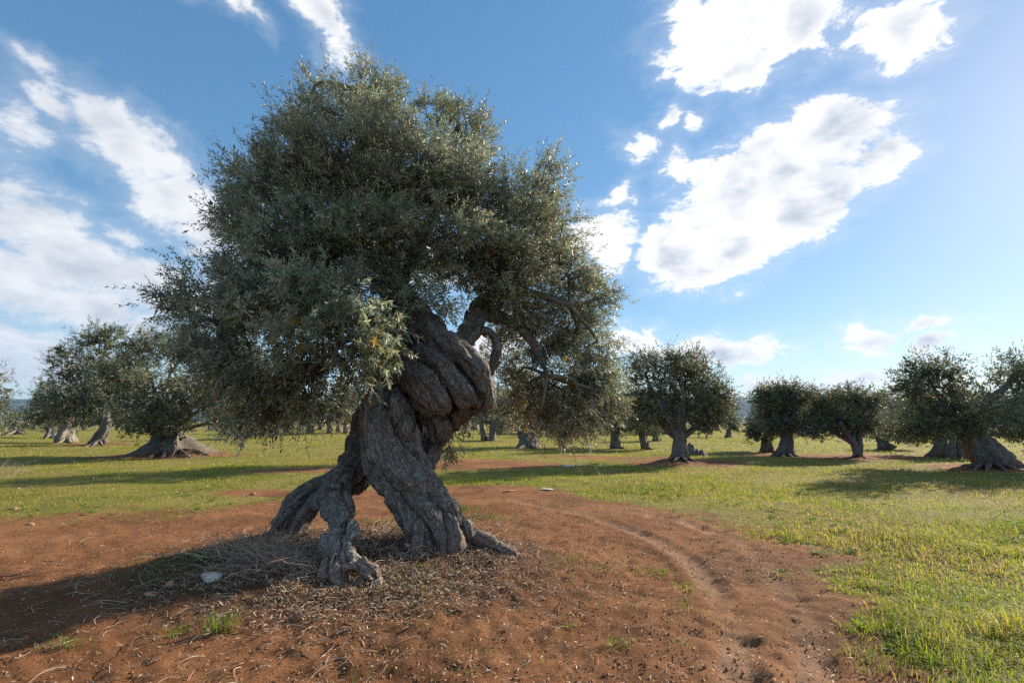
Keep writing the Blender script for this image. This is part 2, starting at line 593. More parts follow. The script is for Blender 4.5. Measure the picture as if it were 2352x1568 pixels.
RUTS = [np.array([px_ground(*p) for p in pts]) for pts in (
    [(1180, 1150), (1360, 1185), (1500, 1235), (1590, 1290), (1660, 1380), (1690, 1470), (1690, 1568), (1680, 1700)],
    [(1400, 1160), (1560, 1192), (1680, 1235), (1760, 1290), (1830, 1390), (1860, 1470), (1875, 1568), (1880, 1700)])]
HERO_C = np.array([-1.62, 6.1])        # centre of the mound under the big tree
PATCHES = []                            # bare soil under other trees: (x, y, radius)

def mound(x, y):
    q = ((x - HERO_C[0]) / 2.15) ** 2 + ((y - HERO_C[1] + 0.15) / 1.75) ** 2
    h = 0.15 * np.exp(-q ** 1.6)
    for (fx, fy, fr, fh) in ((-.85, 6.15, .6, .06), (-2.75, 6.55, .5, .08), (-.35, 5.9, .35, .04)):
        h = h + fh * np.exp(-(((x - fx) ** 2 + (y - fy) ** 2) / fr ** 2))
    for (mx, my, mr, mh) in MOUNDS:
        h = h + mh * np.exp(-(((x - mx) ** 2 + (y - my) ** 2) / mr ** 2))
    return h
MOUNDS = []

def gz(x, y):
    """coarse ground height at a point"""
    x = np.atleast_1d(np.asarray(x, float))
    y = np.atleast_1d(np.asarray(y, float))
    r = np.hypot(x, y)
    h = mound(x, y)
    h = h + (fbm2(x, y, 0.35, 3, 3) - 0.5) * 0.10 * np.clip(r / 6, 0.3, 2.0)
    return h

def gp(px, py):
    """point on the ground seen at a pixel"""
    z = 0.0
    for _ in range(12):
        p = px_ground(px, py, z)
        z = 0.5 * z + 0.5 * float(gz(p[0], p[1])[0])
    return np.array([p[0], p[1], float(gz(p[0], p[1])[0])])

def grassiness(x, y):
    """0 = bare soil, 1 = turf"""
    sd = poly_sd(x, y, DIRT)
    r = np.hypot(x, y)
    n = fbm2(x, y, 1.1, 4, 11) - 0.5 + .45 * (fbm2(x, y, 5.0, 2, 13) - .5)
    n2 = fbm2(x, y, 0.28, 3, 12) - 0.5
    left = np.clip((-x - 1.0) / 4.0, 0, 1)
    wid = 0.65 + 1.2 * left
    g = np.clip((sd + n * (1.9 + 1.2 * left) + 0.12 + .55 * left) / wid, 0, 1)
    g = g * np.clip(0.9 + n2 * 0.9 + (1 - left) * 0.25, 0.25, 1)
    for (cx, cyy, rx, ry) in PATCHES:
        q = np.sqrt(((x - cx) / rx) ** 2 + ((y - cyy) / ry) ** 2) + n * 0.9
        g = g * np.clip((q - 0.7) / 0.6, 0.05, 1)
    return g

# ------------------------------------------------------------------ background trees: what stands where
# every entry: label, base pixel, trunk path [(px, py, radius px)...], crown lobes [(px, py, rx, ry)...], leaves, roots spread px, extra
TREES = [
    dict(back=-.15, label='broad olive tree at left with wide flared roots and dense low crown', base=(390, 1046),
         trunk=[[(392, 1052, 78), (391, 1040, 62), (390, 1026, 46), (388, 1010, 33), (385, 992, 24), (380, 965, 19), (370, 920, 14)], [(386, 990, 13), (430, 940, 9), (470, 900, 6)], [(384, 980, 12), (330, 920, 8), (310, 860, 5)]],
         lobes=[(322, 800, 62, 56), (400, 800, 95, 55), (300, 890, 80, 75), (430, 905, 130, 75), (350, 960, 105, 42), (520, 900, 80, 65), (540, 955, 60, 42), (392, 985, 48, 22)],
         leaves=42000, roots=[(302, 1047), (340, 1052), (440, 1052), (488, 1047), (370, 1054)], patch=(3.2, 1.6), mound=(2.0, .25)),
    dict(back=.0, tint=.0, label='tall olive tree at left with slanting trunk behind the broad-rooted tree', base=(224, 1021),
         trunk=[[(222, 1021, 15), (232, 1000, 12), (242, 975, 10), (240, 920, 7), (228, 850, 4)]],
         lobes=[(228, 785, 52, 50), (180, 850, 62, 52), (250, 870, 70, 80), (168, 920, 76, 56), (235, 945, 90, 40), (150, 815, 32, 26)],
         leaves=30000, roots=[(190, 1026), (240, 1026), (205, 1028)], patch=(2.5, 1.2)),
    dict(label='olive tree with pale knotted grey trunk near left edge', base=(150, 1016),
         trunk=[[(150, 1016, 20), (151, 1000, 15), (156, 978, 14), (140, 930, 8)]],
         lobes=[(125, 915, 45, 38), (155, 950, 60, 34), (105, 950, 40, 34)], leaves=9000, roots=[(128, 1018), (168, 1018)], tint=.5),
    dict(label='small olive tree directly left of the pale knotted trunk', base=(115, 1005),
         trunk=[[(115, 1005, 10), (117, 992, 8), (112, 960, 6)]],
         lobes=[(98, 952, 36, 32), (120, 965, 32, 24)], leaves=5000, roots=[(100, 1008), (126, 1007)]),
    dict(label='olive tree with spreading roots seen under the leftmost crown', base=(36, 996),
         trunk=[[(36, 996, 12), (40, 982, 9), (44, 960, 8)]],
         lobes=[(30, 965, 30, 24), (82, 968, 26, 22), (45, 975, 40, 16)], leaves=6000, roots=[(8, 1001), (60, 999)]),
    dict(label='olive tree cut off by the left edge of the picture', base=(-95, 1040),
         trunk=[[(-95, 1040, 26), (-92, 1010, 20), (-90, 960, 18)]],
         lobes=[(-60, 900, 72, 70), (-45, 955, 88, 48), (-130, 900, 90, 80), (-40, 865, 48, 40)], leaves=16000, roots=[(-130, 1043), (-60, 1043)]),
    dict(label='dark low-hanging olive tree behind the big crown at left', base=(545, 1008),
         trunk=[[(545, 1008, 13), (550, 990, 10), (560, 950, 8)]],
         lobes=[(540, 960, 62, 45), (610, 960, 66, 45), (570, 985, 70, 22), (600, 925, 70, 40)], leaves=11000, roots=[(525, 1010), (565, 1010)]),
    dict(label='olive tree half hidden straight behind the big twisted trunk', base=(945, 1066),
         trunk=[[(945, 1066, 24), (942, 1035, 17), (940, 990, 15), (930, 930, 10)]],
         lobes=[(890, 890, 110, 70), (980, 860, 110, 80), (930, 800, 120, 60), (1000, 930, 70, 40), (850, 940, 60, 35)], leaves=18000,
         roots=[(905, 1070), (985, 1070)], patch=(4.0, 1.5)),
    dict(label='twin-stemmed dark olive tree just right of the big trunk', base=(1122, 1012),
         trunk=[[(1113, 1012, 7), (1108, 990, 5), (1104, 960, 4)], [(1130, 1013, 9), (1131, 995, 7), (1134, 960, 5)]],
         lobes=[(1132, 955, 40, 38), (1110, 935, 50, 34), (1150, 975, 26, 26)], leaves=7000, roots=[(1105, 1014), (1142, 1014)]),
    dict(label='thick straight-trunked olive tree under the right-hand hanging boughs', base=(1212, 1029),
         trunk=[[(1212, 1029, 25), (1213, 1008, 20), (1211, 985, 19), (1205, 940, 12)]],
         lobes=[(1222, 935, 80, 45), (1180, 945, 52, 40), (1270, 955, 60, 34), (1225, 970, 55, 20)], leaves=12000, roots=[(1188, 1031), (1236, 1031)]),
    dict(label='small olive tree right of the thick straight trunk', base=(1302, 1002),
         trunk=[[(1302, 1002, 11), (1304, 988, 9), (1308, 960, 6)]],
         lobes=[(1312, 955, 48, 34), (1280, 962, 32, 24)], leaves=5000, roots=[(1290, 1004), (1318, 1004)]),
    dict(label='olive tree with short trunk left of the round-crowned tree', base=(1416, 1029),
         trunk=[[(1416, 1029, 13), (1413, 1010, 10), (1415, 980, 8)]],
         lobes=[(1420, 960, 46, 42), (1382, 968, 42, 32), (1400, 930, 40, 30)], leaves=9000, roots=[(1398, 1031), (1440, 1031)]),
    dict(label='olive tree with leaning trunk close left of the round-crowned tree', base=(1484, 1031),
         trunk=[[(1486, 1031, 11), (1479, 1015, 9), (1472, 985, 7)]],
         lobes=[(1470, 950, 52, 52), (1452, 915, 36, 34), (1490, 975, 40, 25)], leaves=9000, roots=[(1470, 1033), (1505, 1033)]),
    dict(back=.1, label='round-crowned olive tree with straight trunk, right of the big tree', base=(1560, 1062),
         trunk=[[(1560, 1064, 26), (1561, 1046, 16), (1561, 1010, 13), (1562, 975, 13), (1560, 930, 10)], [(1562, 965, 9), (1590, 935, 6), (1630, 905, 4)], [(1561, 965, 9), (1520, 925, 6), (1490, 885, 4)]],
         lobes=[(1482, 862, 56, 54), (1575, 868, 82, 52), (1480, 925, 60, 52), (1560, 930, 100, 58), (1625, 915, 52, 52), (1650, 915, 30, 48), (1640, 958, 38, 28), (1510, 955, 60, 28), (1560, 832, 44, 24), (1610, 968, 45, 20)],
         leaves=30000, roots=[(1522, 1063), (1545, 1067), (1585, 1066), (1605, 1062)], patch=(2.6, 1.1), mound=(1.2, .12)),
    dict(label='slim far olive tree seen behind the round crown', base=(1505, 1013),
         trunk=[[(1505, 1013, 6), (1506, 995, 5), (1506, 965, 4)]],
         lobes=[(1505, 960, 40, 32), (1535, 968, 30, 22)], leaves=4000, roots=[]),
    dict(label='small far olive tree right of the round-crowned tree', base=(1672, 1004),
         trunk=[[(1672, 1004, 6), (1673, 994, 5), (1672, 970, 4)]],
         lobes=[(1666, 966, 24, 22), (1682, 975, 14, 14)], leaves=4000, roots=[(1662, 1005), (1684, 1005)]),
    dict(label='dark-trunked olive tree behind the pair at right centre', base=(1764, 1038),
         trunk=[[(1764, 1038, 14), (1762, 1020, 11), (1760, 995, 9), (1755, 965, 7)]],
         lobes=[(1756, 974, 36, 34), (1738, 990, 22, 22), (1774, 952, 32, 26)], leaves=9000, roots=[(1744, 1040), (1786, 1040)]),
    dict(label='upright olive tree with split grey trunk and square crown, right centre', base=(1806, 1047),
         trunk=[[(1806, 1049, 32), (1806, 1034, 17), (1807, 1000, 11), (1806, 960, 9)], [(1806, 985, 8), (1780, 950, 6), (1770, 915, 4)], [(1808, 985, 8), (1825, 950, 6), (1830, 915, 4)]],
         lobes=[(1768, 912, 36, 30), (1822, 912, 32, 31), (1795, 946, 58, 38), (1788, 978, 48, 20), (1836, 975, 24, 26), (1795, 900, 26, 18)],
         leaves=18000, roots=[(1772, 1049), (1790, 1051), (1825, 1051), (1843, 1049)], patch=(1.9, .8)),
    dict(label='small forked olive tree with thin bent trunk on bare red soil', base=(1970, 1052),
         trunk=[[(1969, 1052, 12), (1967, 1037, 7.5), (1960, 1018, 6.5), (1944, 998, 6), (1930, 970, 4.5)], [(1974, 1050, 7), (1976, 1025, 6), (1976, 995, 5), (1990, 960, 4)], [(1944, 1000, 4), (1960, 975, 4), (1958, 940, 3)]],
         lobes=[(1898, 932, 40, 32), (1958, 922, 42, 30), (1996, 932, 22, 36), (1930, 962, 66, 30), (1888, 978, 30, 24), (1978, 972, 42, 24)],
         leaves=17000, roots=[(1950, 1054), (1995, 1054)], patch=(3.0, 1.0), mound=(1.2, .1)),
    dict(label='olive tree with slanted stub trunk behind the gap at right', base=(2033, 1031),
         trunk=[[(2040, 1031, 14), (2030, 1019, 10), (2024, 1003, 8), (2030, 975, 6)]],
         lobes=[(2050, 985, 34, 24), (2072, 990, 34, 24), (2024, 995, 26, 18)], leaves=8000, roots=[(2058, 1033), (2018, 1032)]),
    dict(label='short dark olive tree left of the leaning trunk at right', base=(2160, 1047),
         trunk=[[(2160, 1047, 18), (2162, 1025, 13), (2160, 995, 11)]],
         lobes=[(2118, 985, 52, 36), (2170, 985, 52, 34), (2140, 965, 50, 30)], leaves=9000, roots=[(2138, 1049), (2182, 1049)]),
    dict(label='narrow dark stem standing against the leaning trunk at right', base=(2203, 1053),
         trunk=[[(2190, 1053, 7), (2187, 1025, 6), (2192, 990, 5)], [(2212, 1054, 12), (2206, 1030, 10), (2205, 990, 8)]],
         lobes=[(2205, 975, 44, 32)], leaves=5000, roots=[]),
    dict(back=.05, label='large olive tree with massive leaning trunk at the right edge', base=(2276, 1077),
         trunk=[[(2290, 1080, 48), (2278, 1056, 34), (2252, 1022, 27), (2232, 995, 23), (2214, 965, 20), (2200, 920, 13), (2180, 880, 7)],
                [(2212, 968, 14), (2255, 930, 9), (2300, 900, 6), (2328, 860, 4)], [(2205, 955, 11), (2150, 930, 7), (2110, 900, 4)]
                ],
         lobes=[(2128, 858, 54, 42), (2178, 868, 44, 44), (2092, 900, 46, 44), (2150, 935, 85, 56), (2240, 950, 85, 52), (2105, 985, 62, 36), (2335, 868, 50, 60),
                (2300, 930, 80, 56), (2345, 960, 74, 56), (2150, 985, 60, 24), (2350, 995, 40, 26), (2400, 900, 70, 80)],
         leaves=34000, roots=[(2206, 1074), (2228, 1082), (2344, 1080), (2315, 1084), (2265, 1084)], patch=(2.4, .9), mound=(1.6, .12)),
]
for t in TREES:
    p = px_ground(*t['base'])
    t['xy'] = p
    if 'patch' in t:
        PATCHES.append((p[0] + (1.5 if t['base'][0] == 945 else 0), p[1], t['patch'][0], t['patch'][1] * 1.6))
    if 'mound' in t:
        MOUNDS.append((p[0], p[1], t['mound'][0], t['mound'][1]))
# strips of bare soil beside the track
for (px, py, rx, ry) in ((690, 1082, 1.6, .8), (1130, 1074, 2.0, 1.2), (640, 1128, 1.2, .5), (1400, 1050, 3.0, 1.2), (2000, 1046, 3.5, 1.2)):
    p = px_ground(px, py)
    PATCHES.append((p[0], p[1], rx, ry))

# ------------------------------------------------------------------ ground
def ground_height(x, y):
    r = np.hypot(x, y)
    h = gz(x, y)
    near = np.clip((22 - r) / 12, 0, 1)
    g = grassiness(x, y)
    soil = 1 - g
    rut = np.zeros_like(x)
    for P_ in RUTS:
        d = poly_dist(x, y, P_)
        rut = rut + np.exp(-(d / 0.12) ** 4) - 0.7 * np.exp(-((d - 0.2) / 0.06) ** 2)
    rut = rut * near * np.clip(fbm2(x, y, 1.1, 3, 31) * 3 - .7, .3, 1.2)
    h = h - 0.023 * rut * soil
    c = fbm2(x, y, 7.0, 4, 21) - 0.5
    c2 = fbm2(x, y, 2.0, 3, 22) - 0.5
    h = h + near * soil * (0.07 * c + 0.05 * c2)
    q = ((x - HERO_C[0]) / 2.2) ** 2 + ((y - HERO_C[1] + 0.2) / 1.9) ** 2
    h = h + near * np.exp(-q) * 0.05 * c
    h = h + near * g * 0.03 * (fbm2(x, y, 3.0, 3, 23) - 0.3)
    # clods where the soil is turned
    h = h + near * soil * 0.03 * np.clip(fbm2(x, y, 14.0, 3, 24) - 0.58, 0, 1) * 4 * np.clip(fbm2(x, y, 0.8, 2, 25) * 2 - 0.8, 0, 1)
    return h, g, rut

def build_ground():
    rr = [0.8]
    while rr[-1] < 9:
        rr.append(rr[-1] * 1.0088)
    while rr[-1] < 30:
        rr.append(rr[-1] * 1.013)
    while rr[-1] < 7500:
        rr.append(rr[-1] * 1.045)
    rr = np.array(rr)
    th = np.concatenate([np.linspace(-math.pi, -R(56), 50, endpoint=False), np.linspace(-R(56), R(56), 290, endpoint=False), np.linspace(R(56), math.pi, 50, endpoint=False)])
    RR, TH = np.meshgrid(rr, th, indexing='ij')
    x = (RR * np.sin(TH)).ravel()
    y = (RR * np.cos(TH)).ravel()
    h, g, rut = ground_height(x, y)
    far = np.hypot(x, y)
    h = np.where(far > 150, h * np.clip(1 - (far - 150) / 200, 0, 1), h)
    V = np.stack([x, y, h], 1)
    V = np.vstack([V, [0, 0, float(gz(0, 0)[0])]])
    n, k = RR.shape
    idx = np.arange(n * k).reshape(n, k)
    a, c = idx[:-1], idx[1:]
    q = np.stack([a, c, np.roll(c, -1, 1), np.roll(a, -1, 1)], -1).reshape(-1, 4)
    t = np.stack([np.full(k, n * k), idx[0], np.roll(idx[0], -1)], -1)
    g = np.append(g, 0.0)
    rut = np.append(rut, 0.0)
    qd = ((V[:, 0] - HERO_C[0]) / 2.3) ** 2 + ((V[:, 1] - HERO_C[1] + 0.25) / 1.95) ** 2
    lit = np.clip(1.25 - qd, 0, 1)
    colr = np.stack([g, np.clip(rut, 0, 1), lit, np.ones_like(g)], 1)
    m, nb, out = new_mat('soil_and_turf')
    tc_ = nb.n('ShaderNodeTexCoord')
    o = tc_.outputs['Object']
    sp = nb.n('ShaderNodeSeparateColor')
    nb.link(attr(nb, 'zone'), sp.inputs[0])
    n1 = nb.noise(o, 0.9, 5.0, 0.6)
    n2 = nb.noise(o, 9.0, 6.0, 0.65)
    n3 = nb.noise(o, 70.0, 5.0, 0.7)
    n4 = nb.noise(o, 0.33, 3.0, 0.5)
    soil = nb.mix(nb.smooth(n1, 0.32, 0.68), (0.19, 0.082, 0.035), (0.31, 0.146, 0.067))
    soil = nb.mix(nb.smooth(nb.noise(o, 0.55, 4.0, 0.55, 0.6), 0.5, 0.62, 0, 0.55), soil, (0.115, 0.055, 0.028))
    soil = nb.mix(nb.smooth(n2, 0.45, 0.72, 0, 0.6), soil, (0.12, 0.052, 0.027))
    soil = nb.mix(nb.smooth(n3, 0.55, 0.72, 0, 0.55), soil, (0.40, 0.245, 0.15))
    soil = nb.mix(nb.smooth(n3, 0.45, 0.3, 0, 0.5), soil, (0.06, 0.027, 0.016))
    soil = nb.mix(nb.math('MULTIPLY', sp.outputs[1], 0.75), soil, (0.34, 0.205, 0.135))
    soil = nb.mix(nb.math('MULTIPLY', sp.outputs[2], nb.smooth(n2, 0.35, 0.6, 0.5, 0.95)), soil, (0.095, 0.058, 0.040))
    turf = nb.mix(nb.smooth(n1, 0.35, 0.65), (0.14, 0.155, 0.028), (0.23, 0.195, 0.06))
    turf = nb.mix(nb.smooth(n4, 0.42, 0.62, 0, 0.6), turf, (0.26, 0.205, 0.07))
    turf = nb.mix(nb.smooth(n2, 0.5, 0.7, 0, 0.6), turf, (0.085, 0.085, 0.022))
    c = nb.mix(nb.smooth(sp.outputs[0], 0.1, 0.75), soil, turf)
    hgt = nb.math('ADD', nb.math('MULTIPLY', n2, 0.5), nb.math('MULTIPLY', n3, 0.6))
    hgt = nb.math('ADD', hgt, nb.math('MULTIPLY', nb.noise(o, 240.0, 3.0, 0.6), 0.25))
    nm = bump(nb, hgt, 1.0, 0.05)
    nb.link(bsdf(nb, c, 0.92, 0.12, nm), out.inputs['Surface'])
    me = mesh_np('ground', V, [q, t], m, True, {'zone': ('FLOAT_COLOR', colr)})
    link('ground', me, kind='structure')
build_ground()

# ------------------------------------------------------------------ far ridge of hills
def build_hills():
    m, nb, out = new_mat('wooded_ridge')
    tc_ = nb.n('ShaderNodeTexCoord')
    n1 = nb.noise(tc_.outputs['Object'], 0.012, 6.0, 0.6)
    n2 = nb.noise(tc_.outputs['Object'], 0.05, 5.0, 0.65)
    c = nb.mix(nb.smooth(n1, 0.35, 0.65), (0.035, 0.055, 0.028), (0.10, 0.10, 0.06))
    c = nb.mix(nb.smooth(n2, 0.5, 0.7, 0, 0.5), c, (0.03, 0.045, 0.025))
    nb.link(bsdf(nb, c, 0.95, 0.1, bump(nb, n2, 0.6, 6.0)), out.inputs['Surface'])
    th = np.linspace(-R(75), R(75), 460)
    prof = [(2700, 0.0), (2800, .12), (2900, .35), (3000, .62), (3090, .82), (3180, .94), (3300, 1.0), (3600, .98), (4200, .85), (5200, 0)]
    d = np.degrees(th)
    # ridge heights measured on the picture: px -> elevation over the eye
    pxs = np.array([-400, 0, 60, 250, 500, 900, 1300, 1690, 1850, 2050, 2200, 2352, 2700])
    tops = np.array([918, 921, 923, 932, 928, 920, 915, 917, 920, 925, 930, 932, 935])
    azs, els = zip(*[azel(a_, b_) for a_, b_ in zip(pxs, tops)])
    e = np.interp(th, azs, els) + .004
    hh = np.tan(e) * 3300 + CAMZ
    hh = hh + (fbm2(th * 40, th * 0, 1.0, 4, 5) - 0.5) * 12
    V = []
    for rr_, f in prof:
        jit = (fbm2(th * 60, th * 0 + rr_ * 0.003, 1.0, 4, 9) - 0.5)
        rad = rr_ + jit * 160
        V.append(np.stack([np.sin(th) * rad, np.cos(th) * rad, hh * f + jit * 22 * f * (1 - f) * 3 - (2.0 if f == 0 else 0)], 1))
    V = np.concatenate(V)
    k = len(th)
    idx = np.arange(len(prof) * k).reshape(-1, k)
    q = np.stack([idx[:-1, :-1], idx[1:, :-1], idx[1:, 1:], idx[:-1, 1:]], -1).reshape(-1, 4)
    link('hills', mesh_np('hills', V, [q], m, True), kind='structure')
build_hills()

# ------------------------------------------------------------------ foliage
def leaves(acc, O, Dv, L, K, ll, lw, droop, rng, cols, hi):
    """adds K leaves along each twig; O, Dv (T,3), L (T,), cols (T,3)"""
    T = len(O)
    s = np.linspace(0.15, 1.0, K)[None, :] + rng.uniform(-.05, .05, (T, K))
    sl = s * L[:, None]
    z = np.array([0, 0, -1.0])
    P = O[:, None, :] + Dv[:, None, :] * sl[..., None] + z * (droop[:, None] * sl ** 2)[..., None]
    tan = nrm(Dv[:, None, :] + z * (2 * droop[:, None] * sl)[..., None])
    rv = rng.normal(size=(T, 1, 3))
    A = nrm(np.cross(tan, rv))
    B = np.cross(tan, A)
    k = np.arange(K)
    ang = (k % 2) * math.pi + (k // 2) * (math.pi / 2) + rng.normal(0, .35, (T, K))
    side = A * np.cos(ang)[..., None] + B * np.sin(ang)[..., None]
    a = rng.uniform(.6, 1.3, (T, K))
    a[:, -1] = rng.uniform(0, .4, T)
    ld = nrm(tan * np.cos(a)[..., None] + side * np.sin(a)[..., None] + z * rng.uniform(-.05, .25, (T, K))[..., None])
    Wd = nrm(np.cross(tan, side) + rng.normal(0, .45, (T, K, 3)))
    Wd = nrm(Wd - ld * np.sum(Wd * ld, -1, keepdims=True))
    Nn = np.cross(ld, Wd)
    sg = np.sign(np.sum(Nn * (tan + np.array([0, 0, .8])), -1, keepdims=True))
    Nn = Nn * sg
    Wd = Wd * sg
    # now ld x Wd = Nn
    le = ll * rng.uniform(.65, 1.2, (T, K))[..., None]
    wi = lw * rng.uniform(.75, 1.2, (T, K))[..., None]
    cc = np.repeat(cols[:, None, :], K, 1) * rng.uniform(.7, 1.3, (T, K, 1))
    if hi:
        cv = Nn * le * rng.uniform(-.12, .05, (T, K))[..., None]
        p0 = P
        p1 = P + ld * le * .32
        p2 = P + ld * le * .7 + cv * .5
        p3 = P + ld * le + cv
        up = Nn * wi * .18
        V = np.stack([p0, p1 - Wd * wi * .5 + up, p1 + Wd * wi * .5 + up, p2 - Wd * wi * .38 + up, p2 + Wd * wi * .38 + up, p3], 2).reshape(-1, 3)
        b0 = np.arange(T * K)[:, None] * 6
        tr = np.concatenate([b0 + np.array([[0, 1, 2]]), b0 + np.array([[3, 5, 4]])])
        qd = b0 + np.array([[1, 3, 4, 2]])
        acc.add(V, qd, tr, col=np.concatenate([np.repeat(cc.reshape(-1, 3), 6, 0), np.ones((T * K * 6, 1))], 1))
    else:
        V = np.stack([P, P + ld * le * .45 - Wd * wi * .5, P + ld * le, P + ld * le * .45 + Wd * wi * .5], 2).reshape(-1, 3)
        acc.add(V, np.arange(T * K)[:, None] * 4 + np.array([[0, 1, 2, 3]]), None,
                col=np.concatenate([np.repeat(cc.reshape(-1, 3), 4, 0), np.ones((T * K * 4, 1))], 1))

def stems(acc, O, Dv, L, droop, rad):
    """thin three-sided stem for every twig"""
    T = len(O)
    z = np.array([0, 0, -1.0])
    ss = np.array([0.0, 1.0])
    C = O[:, None, :] + Dv[:, None, :] * (ss[None, :] * L[:, None])[..., None] + z * (droop[:, None] * (ss[None, :] * L[:, None]) ** 2)[..., None]
    A = nrm(np.cross(Dv, np.array([.31, .2, .93])))
    B = np.cross(Dv, A)
    th = np.arange(3) * 2 * math.pi / 3
    ring = A[:, None, :] * np.cos(th)[None, :, None] + B[:, None, :] * np.sin(th)[None, :, None]
    taper = np.array([1.0, .4])
    V = C[:, :, None, :] + ring[:, None, :, :] * (rad * taper)[None, :, None, None]
    V = V.reshape(-1, 3)
    i = np.arange(6).reshape(2, 3)
    q = np.stack([i[:-1], np.roll(i[:-1], -1, 1), np.roll(i[1:], -1, 1), i[1:]], -1).reshape(-1, 4)
    Q = (np.arange(T)[:, None, None] * 6 + q[None]).reshape(-1, 4)
    acc.add(V, Q, None)

OLIVE = np.array([[.072, .086, .042], [.092, .10, .048], [.062, .082, .048], [.11, .108, .052], [.082, .082, .05]])

def crown_points(lobes, ncl, tpc, rng, ctr, spread, up, shell=.42):
    """clusters of twigs filling the lobes; returns twig origin, direction, lobe index"""
    C = np.array([l[0] for l in lobes], float)
    Rr = np.array([l[1] for l in lobes], float)
    wgt = np.array([(l[1][0] * l[1][1] * l[1][2]) ** .72 * (l[2] if len(l) > 2 else 1.0) for l in lobes])
    li = rng.choice(len(lobes), ncl, p=wgt / wgt.sum())
    d = nrm(rng.normal(size=(ncl, 3)))
    rad = rng.uniform(0, 1, ncl) ** shell
    ball = d * rad[:, None]
    pts = C[li] + ball * Rr[li]
    outw = nrm(ball * .8 + nrm(pts - ctr) * .9 + rng.normal(0, .25, (ncl, 3)))
    O = np.repeat(pts, tpc, 0) + rng.normal(0, 1, (ncl * tpc, 3)) * spread
    Dv = nrm(np.repeat(outw, tpc, 0) * .9 + rng.normal(0, .55, (ncl * tpc, 3)) + np.array([0, 0, up]))
    return O, Dv, np.repeat(li, tpc), pts, li

